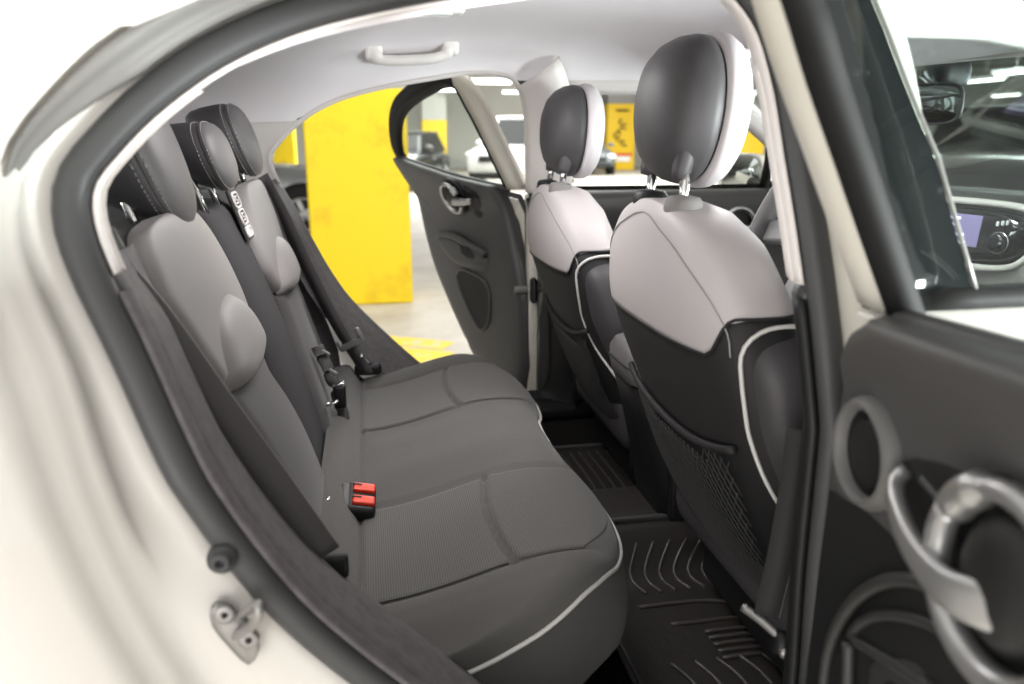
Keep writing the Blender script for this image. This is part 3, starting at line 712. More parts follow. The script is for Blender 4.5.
# child-seat anchor label on the centre backrest's far edge
lb = mk('anchor_label', *rbox(bp(0.118, 0.462, 0.0035), (0.082, 0.100, 0.006), 0.003, (Vector((0, 1, 0)), BV, BN)), plastic_black, cb, label='black child-seat anchor label with pale symbols')
for k, (t, hgt) in enumerate(((0.490, 0.028), (0.457, 0.028), (0.428, 0.018))):
    c = bp(0.118, t, 0.0075)
    sq = [c+Vector((0, 1, 0))*0.028*sgnpow(math.cos(a), 0.4)+BV*hgt/2*sgnpow(math.sin(a), 0.4) for a in [2*math.pi*i/24 for i in range(25)]]
    mk('symbol', *tube(sq, 0.0026, 6), trim_light, lb)
    if k < 2:
        mk('symbol', *tube([c+Vector((0, dy*0.012, 0))+BV*dz*0.0075 for dy, dz in ((1, .8), (-.4, .9), (-.8, .1), (.6, 0), (.8, -.8), (-.8, -.8))], 0.0022, 5), trim_light, lb)
    else: mk('symbol', *rbox(c, (0.034, 0.012, 0.002), 0.003, (Vector((0, 1, 0)), BV, BN)), trim_light, lb)
# ---- headrests
def rear_headrest(yc, t, hy, hz, lab, hd=0.06, h0=0.0, lift=0.035):
    c = bp(yc, t, h0); Uy = Vector((0, 1, 0)); Nn = BN; Vv = BV
    n = 48; f0 = 0.012
    def ring(d, sc):
        out = []; k_ = max(0.0, (f0-d)/(f0+hd)); up = lift*k_; sq = 1-0.30*k_
        for k in range(n):
            a = 2*math.pi*k/n; sx = sgnpow(math.cos(a), 0.70)*hy*sc; sz = sgnpow(math.sin(a), 0.72)*hz*sc*sq
            out.append(c+Uy*sx*(1-0.16*max(0, -sz)/hz)+Vv*(sz+up)+Nn*d)
        return out
    hb = mk('headrest', *loft([ring(d, sc) for d, sc in ((-hd, 0.05), (-hd, 0.60), (-hd*0.95, 0.80), (-hd*0.8, 0.92), (-hd*0.5, 0.985), (-hd*0.1, 1.0), (0.004, 0.99), (f0, 0.965), (f0+0.002, 0.945))], True, False, True), leather_dark, bench, label=lab)
    mk('face_pad', *loft([ring(d, sc) for d, sc in ((f0+0.001, 0.94), (f0+0.005, 0.955), (f0+0.011, 0.93), (f0+0.017, 0.86), (f0+0.022, 0.74), (f0+0.026, 0.55), (f0+0.028, 0.3), (f0+0.0285, 0.02))], True, False, True), leather_mid, hb, label='smoother grey face of the headrest')
    for d, sc in ((f0-0.006, 0.985), (f0+0.0085, 0.952)):
        P = ring(d, sc); mbs = MB()
        for k in range(0, n):
            A, B = P[k], P[(k+1) % n]
            for j in range(2):
                mbs.add(*tube([A.lerp(B, (j+0.15)/2), A.lerp(B, (j+0.75)/2)], 0.0011, 4))
        mk('stitching', mbs.V, mbs.F, thread, hb)
    for dy in (-0.06, 0.06):
        P = [c+Uy*dy+BV*(lift*0.3)-Nn*0.025, c+Uy*dy-BV*(hz+0.05)-Nn*0.025]
        mk('post', *tube(P, 0.006, 8), chrome, hb)
    return hb
rear_headrest(-0.340, 0.590, 0.090, 0.106, 'near rear headrest', 0.085, -0.002, 0.048)
rear_headrest(0.015, 0.572, 0.088, 0.062, 'small centre rear headrest', 0.066, 0.006)
rear_headrest(0.385, 0.598, 0.105, 0.082, 'far rear headrest', 0.072, 0.008)
# ---- fixings in the gap between cushion and backrest
for px, py, y in ((322, 501, -0.22), (332, 403, 0.13), (338, 384, 0.17)):
    c = PY(px, py, y); mk('anchor_loop', *tube([c+Vector((0.012*math.cos(a), 0.007*math.sin(a), 0.004*math.cos(a))) for a in [math.pi*2*k/14 for k in range(14)]], 0.0026, 6, True), chrome, bench)

# ================================================================== BELTS AND BUCKLES
bk = thing('seat_belt_buckle', 'twin black belt buckle with red buttons in the bench crease', 'seat belt buckle', PY(361, 497, -0.19))
bc = PY(361, 497, -0.19)
X_ = Vector((0.965, 0.0, -0.20)).normalized(); Y_ = Vector((0.0, 0.97, 0.22)); Y_ = (Y_-X_*Y_.dot(X_)).normalized(); Z_ = X_.cross(Y_)
mk('housing', *rbox(bc-Z_*0.012, (0.052, 0.078, 0.034), 0.009, (X_, Y_, Z_)), plastic_black, bk)
mk('slot_lip', *rbox(bc-X_*0.026-Z_*0.010, (0.022, 0.066, 0.030), 0.008, (X_, Y_, Z_)), plastic_dark, bk)
for dy in (-0.0175, 0.0165):
    mk('release_button', *rbox(bc+X_*0.004+Y_*dy+Z_*0.006, (0.038, 0.021, 0.010), 0.003, (X_, Y_, Z_)), red_plastic, bk, label='red release button')
    mk('tongue_slot', *rbox(bc-X_*0.008+Y_*(dy+0.004)+Z_*0.0105, (0.016, 0.004, 0.003), 0.001, (X_, Y_, Z_)), plastic_black, bk)
# near rear belt
nbelt = thing('seat_belt', 'dark rear seat belt running down the edge of the near backrest', 'seat belt', PY(300, 505, -0.6), 'seat belts')
pts = [PY(96, 236, -0.59), PY(118, 276, -0.60), PY(140, 302, -0.612), PY(168, 338, -0.618), PY(200, 383, -0.622), PY(232, 427, -0.625), PY(262, 468, -0.626), PY(295, 514, -0.626), PY(325, 556, -0.624)]
pts = catmull(pts, 40)
mk('webbing', *strap(pts, Vector((0.9, 0.22, 0.45)), 0.036), webbing, nbelt)
mk('edge_binding', *tube([p+Vector((0.015, 0.004, 0.008)) for p in pts], 0.0016, 6), strip_grey, nbelt)
mk('anchor_plate', *rbox(pts[-1]+Vector((0.01, 0.01, -0.02)), (0.03, 0.012, 0.03), 0.005), plastic_black, nbelt)
# far rear belt with its tongue
fbelt = thing('seat_belt', 'dark rear seat belt with a grey tongue beside the far backrest', 'seat belt', PY(352, 345, 0.6), 'seat belts')
P = catmull([PY(262, 176, 0.56), PY(283, 215, 0.552), PY(305, 262, 0.542), PY(328, 308, 0.534), PY(345, 338, 0.53), PY(359, 360, 0.528), PY(367, 374, 0.53)], 40)
mk('webbing', *strap(P, Vector((0.75, -0.6, 0.25)), 0.040), webbing, fbelt)
tc = PY(352, 344, 0.518)
e1 = Vector((0.88, -0.20, 0.43)).normalized(); e3 = Vector((-0.43, 0.05, 0.90)); e3 = (e3-e1*e3.dot(e1)).normalized(); e2 = e3.cross(e1)
tu = mk('tongue', *rbox(tc, (0.070, 0.012, 0.018), 0.005, (e1, e2, e3)), silver, fbelt, label='grey belt tongue')
mk('tongue_arm', *rbox(tc+e1*0.030+e3*0.014, (0.014, 0.012, 0.040), 0.005, (e1, e2, e3)), silver, tu)
mk('tongue_arm', *rbox(tc-e1*0.030+e3*0.008, (0.014, 0.012, 0.028), 0.005, (e1, e2, e3)), silver, tu)
mk('stop_button', *disc(PY(361, 356, 0.514), (0.5, -0.8, 0.2), [(0, 0.006), (0.006, 0.005), (0.007, 0)], 12), chrome, fbelt)
mk('retainer', *rbox(PY(368, 369, 0.55), (0.07, 0.03, 0.030), 0.010), plastic_black, fbelt)
# centre belt bunched in the gap
cbelt = thing('seat_belt', 'black centre belt bunched between centre and far backrests', 'seat belt', PY(340, 390, 0.17), 'seat belts')
P = catmull([PY(317, 346, 0.185), PY(322, 357, 0.18), PY(327, 366, 0.178), PY(331, 378, 0.176), PY(336, 388, 0.176), PY(338, 400, 0.174), PY(343, 412, 0.17), PY(344, 424, 0.165)], 30)
mk('webbing', *strap(P, [Vector((0.8*math.cos(k*0.5), 0.35*math.sin(k*0.7), 0.5)) for k in range(30)], 0.026), webbing, cbelt)
mk('buckle', *rbox(PY(340, 396, 0.172), (0.026, 0.024, 0.05), 0.007), plastic_black, cbelt)
mk('latch_plate', *rbox(PY(322, 352, 0.186), (0.035, 0.006, 0.014), 0.003, (Vector((0.8, 0, -0.6)), Vector((0, 1, 0)), Vector((0.6, 0, 0.8)))), steel, cbelt)
mk('latch_plate', *rbox(PY(331, 371, 0.18), (0.03, 0.006, 0.010), 0.003, (Vector((0.8, 0, -0.6)), Vector((0, 1, 0)), Vector((0.6, 0, 0.8)))), steel, cbelt)
# driver's belt at the foot of the near centre pillar
dbelt = thing('seat_belt', 'dark front seat belt hanging to its anchor bar by the near centre pillar', 'seat belt', PY(760, 625, -0.66), 'seat belts')
P = catmull([PY(800, 430, -0.69), PY(795, 470, -0.685), PY(787, 520, -0.68), PY(777, 570, -0.675), PY(766, 616, -0.668)], 24)
mk('webbing', *strap(P, [Vector((0.8, -0.5, 0.1))]*24, 0.029), webbing_dark, dbelt)
mk('edge_thread', *tube([p+Vector((0.0125, -0.0078, 0.0015)) for p in P], 0.0009, 5), thread, dbelt)
A, B = PY(743, 607, -0.64), PY(783, 640, -0.69)
mk('anchor_bar', *tube(catmull([A, A.lerp(B, 0.5)+Vector((0, 0, 0.002)), B], 12), 0.006, 10), steel, dbelt, label='metal anchor bar')
mk('anchor_boot', *tube(catmull([B+Vector((-0.01, 0, 0.0)), B+Vector((0.01, 0.0, -0.012)), B+Vector((0.03, 0.0, -0.05))], 10), 0.015, 10), plastic_black, dbelt)
mk('bolt', *disc(B+Vector((-0.005, -0.012, -0.006)), (0, -1, 0), [(0, 0.008), (0.006, 0.008), (0.008, 0.004)], 6), steel, dbelt)

# ================================================================== FRONT SEATS
XB0 = [(0.50, 0.645), (0.60, 0.610), (0.713, 0.553), (0.857, 0.487), (0.97, 0.436), (1.06, 0.404), (1.13, 0.393), (1.18, 0.390), (1.215, 0.392), (1.24, 0.402)]
ZT = 1.237
def front_seat(s, dz, label, lab_h):
    dx = 0.012 if s > 0 else 0.0; XB = [(z_, x_+dx) for z_, x_ in XB0]
    yc = s*0.366
    root = thing('front_seat', label, 'front seat', (0.55, yc, 0.47), 'front seats')
    def hw(z): return 0.25*(max(0.0, 1-(max(0, z-0.93)/(ZT-0.93))**2.9))**(1/2.6) if z > 0.93 else 0.225+0.025*sstep(0.5, 0.9, z)
    def hd(z): return interp([(0.5, 0.085), (1.0, 0.075), (1.12, 0.070), (1.19, 0.060), (1.225, 0.046), (1.237, 0.03), (ZT, 0.012)], z)
    def sec(z, a, off=0.0):
        h = hw(z)+off; d = hd(z)+off; ca, sa = math.cos(a), math.sin(a)
        y = sgnpow(ca, 0.52)*h; x = sinterp(XB, z)+hd(z)-sgnpow(sa, 0.62)*d
        x -= 0.012*(1-(y/max(h, 1e-4))**2)*(1 if sa > 0 else 0)*sstep(ZT, 1.1, z)
        return Vector((x, yc+y, z+dz))
    N = 56; AN = [2*math.pi*k/N for k in range(N)]
    def zb(a):
        rear = max(0.0, math.sin(a)); sidew = abs(math.cos(a))
        return 1.058+0.052*sstep(0.62, 0.97, sidew if math.sin(a) > 0 else 1.0)
    up = []
    for j in range(34):
        v = (j/33); v = math.sin(v*math.pi/2)
        up.append([sec(zb(a)+(ZT-zb(a))*v, a, 0.002) for a in AN])
    mk('upper_cover', *loft(up, True, False, True), leather_silver, root, label='pale grey leatherette upper cover')
    lo = [[sec(0.50+(zb(a)+0.004-0.50)*j/30, a, -0.0005) for a in AN] for j in range(31)]
    mk('lower_cover', *loft(lo, True, False, True), cover_black, root, label='black lower cover')
    # arch seam round the rear panel and the hem of the upper cover
    a0 = 0.80
    mk('hem', *tube([sec(zb(a)+0.001, a, 0.002) for a in AN], 0.0022, 6, True), cover_black, root)
    # map pocket: hem of the pocket and its net
    def rear(y, z, o=0.004):
        h = hw(z); t = max(-0.999, min(0.999, y/h)); ca = sgnpow(t, 1/0.52); a = math.acos(max(-1, min(1, ca)))
        p = sec(z, a, 0.0); p.x -= o; return p
    ph = lambda y: 0.93-0.035*(1-(y/0.2)**2)
    hemp = [rear(-0.20+0.40*k/30, ph(-0.20+0.40*k/30), 0.008) for k in range(31)]
    pk = mk('map_pocket', *tube(hemp, 0.006, 8), cover_black, root, label='black net map pocket')
    mbn = MB()
    for d in (-1, 1):
        for k in range(-26, 44):
            P = []
            for q in range(15):
                t = q/14; y = -0.19+0.0145*k+d*0.20*t*1.0+(0 if d > 0 else 0.12); 
                zt = 0.60+0.33*t
                if abs(y) > 0.195 or zt > ph(y): continue
                P.append(rear(y, zt, 0.007+0.016*math.sin(math.pi*t)))
            if len(P) > 2: mbn.add(*tube(P, 0.0011, 4))
    mk('net', mbn.V, mbn.F, net_m, pk)
    HS = [(1.062, 0.226), (1.09, 0.222), (1.115, 0.208), (1.14, 0.186), (1.165, 0.152), (1.19, 0.106), (1.205, 0.062), (1.216, 0.028), (1.220, 0.0)]
    seam = [rear(sinterp(HS, z), z, 0.0035) for z in [1.064+0.1555*math.sin(math.pi/2*k/26) for k in range(27)]]
    seam += [rear(-sinterp(HS, z), z, 0.0035) for z in [1.064+0.1555*math.sin(math.pi/2*k/26) for k in range(25, -1, -1)]]
    mk('seam', *tube(seam, 0.0011, 6), thread, root)
    # side bolsters with white piping
    for q in (-1, 1):
        o2 = [(0.622, 1.080), (0.57, 1.098), (0.51, 1.102), (0.470, 1.100), (0.446, 1.089), (0.436, 1.068), (0.440, 1.035), (0.450, 0.995), (0.463, 0.955), (0.490, 0.895), (0.520, 0.845), (0.555, 0.80), (0.60, 0.79), (0.65, 0.83), (0.665, 0.92), (0.65, 1.02)]
        ol = [(p.x, p.y) for p in catmull([(*p, 0) for p in o2], 72, True)][:-1]
        def f(x, z, h):
            h0 = hw(z); d = hd(z); xc = sinterp(XB, z)+d; u_ = max(0.0, min(0.999, (xc-x)/d))
            si = u_**(1/0.62); ya = h0*(max(0.0, 1-si*si)**0.5)**0.52
            return Vector((x-0.3*h*si, yc+q*(ya-0.012+h+0.014*sstep(0.47, 0.62, x)), z+dz))
        bo = mk('side_bolster', *blob(ol, f, 0.024, 8, 0.30, 0.05, 0.012), leather_dark, root, label='dark leatherette side bolster edged with white piping')
        mk('piping', *tube([f(x, z, 0.014) for x, z in ol], 0.0030, 6, True), piping_m, bo, label='white piping')
    # headrest
    hc = Vector((0.444+dx*1.3, yc-s*0.015, 1.359+dz)); A = Vector((1, 0, -0.05)).normalized(); Uz = Vector((0.05, 0, 1)).normalized(); n = 72
    def hr(d, sc, fl=0.0):
        out = []
        for k in range(n):
            a = 2*math.pi*k/n; yy = sgnpow(math.cos(a), 0.86)*0.103*sc; zz = sgnpow(math.sin(a), 0.86)*0.102*sc
            yy *= 1-0.10*max(0, -zz/0.102)
            out.append(hc+A*d+Vector((0, yy, 0))+Uz*zz)
        return out
    hs = mk('headrest', *loft([hr(d, sc) for d, sc in ((-0.058, 0.03), (-0.057, 0.25), (-0.053, 0.48), (-0.044, 0.70), (-0.030, 0.86), (-0.013, 0.955), (0.004, 0.995), (0.014, 0.99), (0.018, 0.95), (0.018, 0.5))], True, False, True), leather_dark, root, label=lab_h)
    mk('gap', *loft([hr(d, sc) for d, sc in ((0.012, 0.945), (0.030, 0.945))], True, False, True), plastic_black, hs)
    mk('front_pad', *loft([hr(d, sc) for d, sc in ((0.022, 0.6), (0.021, 0.95), (0.024, 1.01), (0.030, 1.04), (0.042, 1.03), (0.054, 0.96), (0.063, 0.84), (0.070, 0.66), (0.074, 0.4), (0.076, 0.05))], True, False, True), leather_pale, hs, label='pale front pad of the headrest')
    for dy in (-0.064, 0.060):
        b0 = Vector((0.422+dx, yc+dy, 1.236+dz)); t0 = hc+Vector((-0.016, dy, -0.074))
        mk('post', *tube([b0+Vector((0, 0, -0.03)), b0.lerp(t0, 0.5), t0], 0.0072, 12), chrome, hs, label='chrome post')
        mk('post_sleeve', *disc(t0+Vector((-0.006, 0, -0.008)), (0.25, 0, 1), [(-0.010, 0.010), (0.0, 0.013), (0.03, 0.015), (0.05, 0.011), (0.065, 0.003)], 16), leather_dark, hs)
        mk('post_collar', *disc(b0, (0.06, -0.02*s, 1), [(-0.022, 0.025), (-0.008, 0.0265), (0.003, 0.0255), (0.009, 0.021), (0.011, 0.010)], 24), collar_grey if dy < 0 else plastic_black, root)
    # cushion, base
    mk('seat_cushion', *rbox((0.80, yc, 0.68), (0.50, 0.48, 0.17), 0.06), leather_dark, root)
    mk('seat_base', *rbox((0.80, yc, 0.55), (0.40, 0.36, 0.10), 0.02), plastic_black, root)
    for q in (-1, 1):
        mk('seat_rail', *rbox((0.84, yc+q*0.16, 0.495), (0.40, 0.04, 0.03), 0.006), plastic_black, root)
        mk('recliner_cover', *rbox((0.66, yc+q*0.247, 0.64), (0.20, 0.02, 0.12), 0.009), plastic_black, root)
    return root
front_seat(-1, -0.003, "driver's seat with pale grey upper back, beside the near centre pillar", 'large oval headrest, dark behind and pale in front')
front_seat(1, -0.026, 'far front passenger seat, beyond the centre console', 'oval headrest, dark behind and pale in front')

# ================================================================== CENTRE CONSOLE, MATS
con = thing('centre_console', 'dark centre console with armrest lid between the front seats', 'centre console', (0.75, 0, 0.53))
def conring(z, ins, x1=1.05):
    xr = interp([(0.54, 0.560), (0.62, 0.546), (0.75, 0.520), (0.86, 0.488), (0.93, 0.475)], z)+ins
    h = 0.085-ins; pts = []
    for k in range(9):
        a = math.pi/2+math.pi/2*k/8; pts.append((xr+0.04+0.04*math.cos(a+0), h-0.04+0.04*math.sin(a)))
    half = [(x1, h)]+pts
    out = [Vector((x, y, z)) for x, y in half]+[Vector((x, -y, z)) for x, y in reversed(half)]
    return out
mk('console_body', *loft([conring(z, i) for z, i in ((0.535, 0.006), (0.545, 0.0), (0.62, 0.0), (0.70, 0), (0.78, 0), (0.84, 0.0), (0.845, 0.004))], True, False, True), plastic_black, con)
mk('armrest_lid', *loft([conring(z, i) for z, i in ((0.846, 0.004), (0.850, -0.002), (0.88, -0.002), (0.905, 0.002), (0.922, 0.012), (0.932, 0.03), (0.935, 0.05))], True, False, True), leather_mid, con, label='grey armrest lid')
mk('lid_seam', *tube([conring(0.885, -0.0035)[k] for k in range(20)], 0.0016, 6), thread_dark, con)
def mat_thing(label, x0, x1, y0, y1, z, rib):
    o = thing('floor_mat', label, 'floor mat', ((x0+x1)/2, (y0+y1)/2, z), 'rubber floor mats')
    zz = lambda x, y: fz(x, y)+0.006+0.02*sstep(0.18, 0.10, abs(y)) if rib != 'centre' else fz(x, y)+0.022
    mk('mat_sheet', *grid(lambda u, v: Vector((x0+(x1-x0)*u, y0+(y1-y0)*v, zz(x0+(x1-x0)*u, y0+(y1-y0)*v))), 30, 30), rubber_mat, o, mods=[solid(0.006)])
    P = []
    for k in range(30): P.append((x0+(x1-x0)*k/30, y0))
    for k in range(30): P.append((x1, y0+(y1-y0)*k/30))
    for k in range(30): P.append((x1-(x1-x0)*k/30, y1))
    for k in range(30): P.append((x0, y1-(y1-y0)*k/30))
    mk('raised_rim', *tube([(x, y, zz(x, y)+0.009) for x, y in P], 0.006, 6, True), plastic_dark, o)
    return o, zz
def ribline(o, zz, P, r=0.004):
    mk('rib', *tube([(x, y, zz(x, y)+0.008) for x, y in catmull2(P)], r, 5), mat_rib, o)
def catmull2(P): return [(p.x, p.y) for p in catmull([(*p, 0) for p in P], 14)]
o, zz = mat_thing('near black rubber floor mat with raised ribs, under the driver\'s seat back', 0.385, 0.80, -0.50, -0.075, 0.47, 'near')
for k in range(6): ribline(o, zz, [(0.50+0.035*k, -0.11), (0.475+0.03*k, -0.15), (0.49+0.03*k, -0.20)])
ribline(o, zz, [(0.46, -0.24), (0.58, -0.24), (0.66, -0.26)]); ribline(o, zz, [(0.50, -0.30), (0.60, -0.30), (0.68, -0.30)])
for k in range(8): ribline(o, zz, [(0.46+0.04*k, -0.40), (0.475+0.04*k, -0.44), (0.48+0.04*k, -0.48)])
for k in range(5): ribline(o, zz, [(0.55, -0.33-0.018*k), (0.62, -0.33-0.018*k), (0.72, -0.335-0.018*k)])
o, zz = mat_thing('far black ribbed rubber floor mat in front of the far rear place', 0.40, 0.80, 0.10, 0.52, 0.47, 'far')
for k in range(14): ribline(o, zz, [(0.42+0.025*k, 0.14), (0.425+0.025*k, 0.3), (0.42+0.025*k, 0.48)], 0.0032)
o, zz = mat_thing('smooth black rubber mat over the centre tunnel behind the console', 0.40, 0.70, -0.075, 0.095, 0.55, 'centre')
# ================================================================== DOORS
def v3(x, y): return Vector((x, y, 0))
OUTL = [(0.47-RF[i][0].x, RF[i][0].z) for i in range(NR)]          # the rear door follows the opening; s runs from hinge to latch
def door_frame(H, ang, s):
    e = v3(-math.cos(ang), s*math.sin(ang)); n = v3(-math.sin(ang), -s*math.cos(ang)); O = v3(*H)
    def P(sv, z, w): return O+e*sv+n*(w+0.52*max(0.0, z-1.10))+Vector((0, 0, z))
    N = P
    return P, N, e, n
def belt(sv): return 1.158+0.09*sv+0.05*max(0, sv-0.35)
def rear_door(s, H, ang, label, det):
    P, Nn, e, n = door_frame(H, ang, s)
    cx, cz = 0.36, 1.02
    out = [(a, z) for a, z in OUTL]
    def scaled(k, pts=None, zc_=0.95): return [(0.345+(a-0.345)*k, zc_+(z-zc_)*k) for a, z in (pts or out)]
    # lower part of the outline, clipped at the belt
    low = []
    for a, z in out:
        low.append((a, min(z, belt(a))))
    # remove the collapsed run along the belt: keep order, resample
    bl = [p for p in low if p[1] < belt(p[0])-1e-4]
    # rotate so that the run is contiguous
    k0 = max(range(len(out)), key=lambda i: (out[i][1] < belt(out[i][0])) and not (out[i-1][1] < belt(out[i-1][0])))
    run = []; k = k0
    while out[k % NR][1] < belt(out[k % NR][0]) and len(run) < NR: run.append(out[k % NR]); k += 1
    if run[0][0] > run[-1][0]: run = run[::-1]
    poly = [(run[0][0]-0.0, belt(run[0][0]))]+run+[(run[-1][0], belt(run[-1][0]))]
    nb_ = 16; top = [(poly[-1][0]+(poly[0][0]-poly[-1][0])*k/nb_, belt(poly[-1][0]+(poly[0][0]-poly[-1][0])*k/nb_)) for k in range(1, nb_)]
    poly = poly+top
    def ring(k, w, grow=0.0):
        return [P(0.345+(a-0.345)*k, min(0.93+(z-0.93)*k, belt(0.345+(a-0.345)*k)-0.022), w) for a, z in poly]
    root = mk('rear_door', *loft([ring(0.80, -0.085), ring(0.96, -0.080), ring(1.02, -0.07), ring(1.035, -0.055), ring(1.03, -0.045), ring(1.0, -0.04), ring(0.99, -0.005), ring(0.975, 0.0), ring(0.6, 0.0)], True, False, True), paint_jamb_shaded, body, label=label)
    # shut-face seal
    mk('door_seal', *tube([P(0.345+(a-0.345)*0.965, 0.93+(z-0.93)*0.965, 0.002) for a, z in poly], 0.008, 8, True), rubber, root)
    # trim panel
    c = det.get('crown', 0.046)
    f = lambda a, z, h: P(a, z, h)
    tp = []
    for a, z in poly:
        tp.append((max(0.345+(a-0.345)*(1.075 if a < 0.3 else 0.955), interp(det['cut'], z)), 0.93+(z-0.93)*(1.0 if a < 0.3 else 0.955) if z < 1.1 else z+0.010))
    rings = []
    for kk, w in ((1.0, -0.002), (1.0, 0.020), (0.992, 0.033), (0.97, 0.042), (0.93, 0.047), (0.8, 0.050), (0.6, 0.051), (0.35, 0.052), (0.1, 0.052), (0.01, 0.052)):
        rings.append([P(0.345+(a-0.345)*kk, 0.95+(z-0.95)*kk, w) for a, z in tp])
    tr = mk('trim_panel', *loft(rings, True, False, False), plastic_dark, root, label='dark grey door trim')
    # window frame
    upr = []
    k = k0
    idxs = [(k0-1-q) % NR for q in range(NR)]
    run2 = []
    for q in idxs:
        if out[q][1] >= belt(out[q][0])-0.02: run2.append(out[q])
        elif run2: break
    if run2[0][0] > run2[-1][0]: run2 = run2[::-1]
    run2 = [(a, z) for a, z in run2]
    def inset(pts, d):
        res = []
        for i in range(len(pts)):
            a0, z0 = pts[max(0, i-1)]; a1, z1 = pts[min(len(pts)-1, i+1)]; L = math.hypot(a1-a0, z1-z0) or 1
            nx, nz = (z1-z0)/L, -(a1-a0)/L
            if (0.30-pts[i][0])*nx+(1.28-pts[i][1])*nz < 0: nx, nz = -nx, -nz
            res.append((pts[i][0]+nx*d, pts[i][1]+nz*d))
        return res
    nR = len(run2)
    def wide(q): return 1.0-sstep(0.22, 0.36, q/(nR-1))            # the front member of the frame is broader
    def ins(d0, d1):
        A_, B_ = inset(run2, 1.0), run2
        return [(B_[q][0]+(A_[q][0]-B_[q][0])*(d0+(d1-d0)*wide(q)), B_[q][1]+(A_[q][1]-B_[q][1])*(d0+(d1-d0)*wide(q))) for q in range(nR)]
    i0, ib, i1, im_, i2, i3 = ins(-0.012, -0.010), ins(-0.004, -0.002), ins(0.020, 0.052), ins(0.026, 0.059), ins(0.034, 0.070), ins(0.038, 0.074)
    fr = [[P(*i0[q], 0.0), P(*ib[q], 0.008), P(*i1[q], 0.008), P(*i1[q], -0.018), P(*i0[q], -0.03)] for q in range(nR)]
    nf = int(nR*0.31)
    mk('window_frame', *loft(fr[:nf+1], True, False, True), paint_jamb_shaded, root, label='cream painted front member of the window frame')
    mk('window_surround', *loft(fr[nf:], True, False, True), seal_black, root, label='black window surround')
    se = [[P(*i1[q], 0.009), P(*im_[q], 0.012), P(*i2[q], 0.005), P(*i3[q], -0.014), P(*i1[q], -0.020)] for q in range(nR)]
    mk('window_seal', *loft(se, True, False, True), seal_black, root)
    a0, a1 = i1[0][0], i1[-1][0]
    mk('belt_seal', *tube([P(a0+(a1-a0)*q/10, belt(a0+(a1-a0)*q/10)+0.008, 0.004) for q in range(11)], 0.010, 8), rubber, root)
    gp_ = [P(a, max(z, belt(a)-0.01), -0.012) for a, z in ins(0.030, 0.064)]
    cen = sum(gp_, Vector())/len(gp_)
    bot = [P(a0+(a1-a0)*q/12, belt(a0+(a1-a0)*q/12)-0.01, -0.012) for q in range(11, 0, -1)]
    gl = gp_+bot
    nn = len(gl); V = gl+[p-n*0.004 for p in gl]
    mk('window_glass', V, [tuple(range(nn)), tuple(range(2*nn-1, nn-1, -1))]+[(i, (i+1) % nn, nn+(i+1) % nn, nn+i) for i in range(nn)], glass_clear, root, smooth=False)
    mk('outer_handle', *tube([P(0.60, 1.05, -0.095), P(0.615, 1.055, -0.12), P(0.66, 1.06, -0.125), P(0.70, 1.065, -0.12), P(0.715, 1.07, -0.09)], 0.012, 8), paint_white, root)
    for z in (0.72, 0.98):
        mk('hinge', *rbox(P(-0.005, z, -0.03), (0.06, 0.04, 0.06), 0.008, (e, n, Vector((0, 0, 1)))), paint_jamb_shaded, root)
    # fittings on the trim
    X, Zv = e, Vector((0, 0, 1)); LN = n
    if 'speaker' in det:
        a, z, r = det['speaker']; c = Nn(a, z, 0.052)
        sr = mk('speaker_ring', *disc(c, LN, [(-0.01, r*1.32), (0.004, r*1.30), (0.011, r*1.18), (0.013, r*1.10), (0.010, r*1.02), (0.002, r*0.98), (-0.004, r*0.97)], 44, caps=False), ring_grey, root, label='round tweeter grille')
        mk('speaker_grille', *disc(c, LN, [(0.001, r*1.0), (0.003, r*0.6), (0.004, r*0.05)], 40), plastic_black, root)
    a, z, r = det['ring']; c = Nn(a, z, 0.058)
    if z > 1.10: LN = (n-Vector((0, 0, 0.52))).normalized(); Zv = (Vector((0, 0, 1))+n*0.52).normalized()
    # handle recess, silver C ring, dark bowl, lever
    mk('handle_recess', *disc(c-LN*0.004, LN, [(-0.004, r*1.22), (0.004, r*1.20), (0.006, r*1.10), (0.0, r*0.95), (-0.006, r*0.5), (-0.006, 0.002)], 40), plastic_black, root)
    st, en = det.get('arc', (-150, 168)); NA = 60; pts = []; rad = []
    flip = det.get('flip', 1)
    for q in range(NA):
        t = math.radians(st+(en-st)*q/(NA-1)); rr = r*(1.0 if q < NA-10 else 1.0-0.05*(q-NA+10)/10)
        pts.append(c+LN*0.016+X*flip*rr*math.cos(t)+Zv*rr*math.sin(t)); rad.append(0.0098*r/0.064*(1.0+0.15*math.sin(q*0.1)) if q < NA-6 else 0.0135*r/0.064)
    mk('handle_ring', *tube(pts, 0.011, 12, rad=rad), silver, root, label='satin silver handle ring')
    mk('handle_bowl', *disc(c, LN, [(0.0, r*0.80), (0.012, r*0.74), (0.020, r*0.58), (0.024, r*0.3), (0.025, 0.003)], 36, sx=0.9), plastic_black, root)
    lv = det['lever']; pts = catmull([Nn(*p[:3]) for p in lv], 30); wd = [interp([(k/(len(lv)-1), lv[k][3]) for k in range(len(lv))], q/29) for q in range(30)]
    rings = []
    for q in range(30):
        T = (pts[min(29, q+1)]-pts[max(0, q-1)]).normalized(); U = LN.cross(T).normalized(); W2 = T.cross(U)
        rings.append([pts[q]+U*sgnpow(math.cos(b), 0.7)*wd[q]/2+W2*sgnpow(math.sin(b), 0.8)*0.0065 for b in [2*math.pi*k/14 for k in range(14)]])
    mk('handle_lever', *loft(rings, True, False, True), silver, root, label='satin silver door lever')
    # armrest / pocket
    ar = det['arm']; pts = catmull([Nn(*p) for p in ar], 40)
    mk('armrest_edge', *tube(pts, det.get('arm_r', 0.007), 10), det.get('rim_mat', plastic_dark), root)
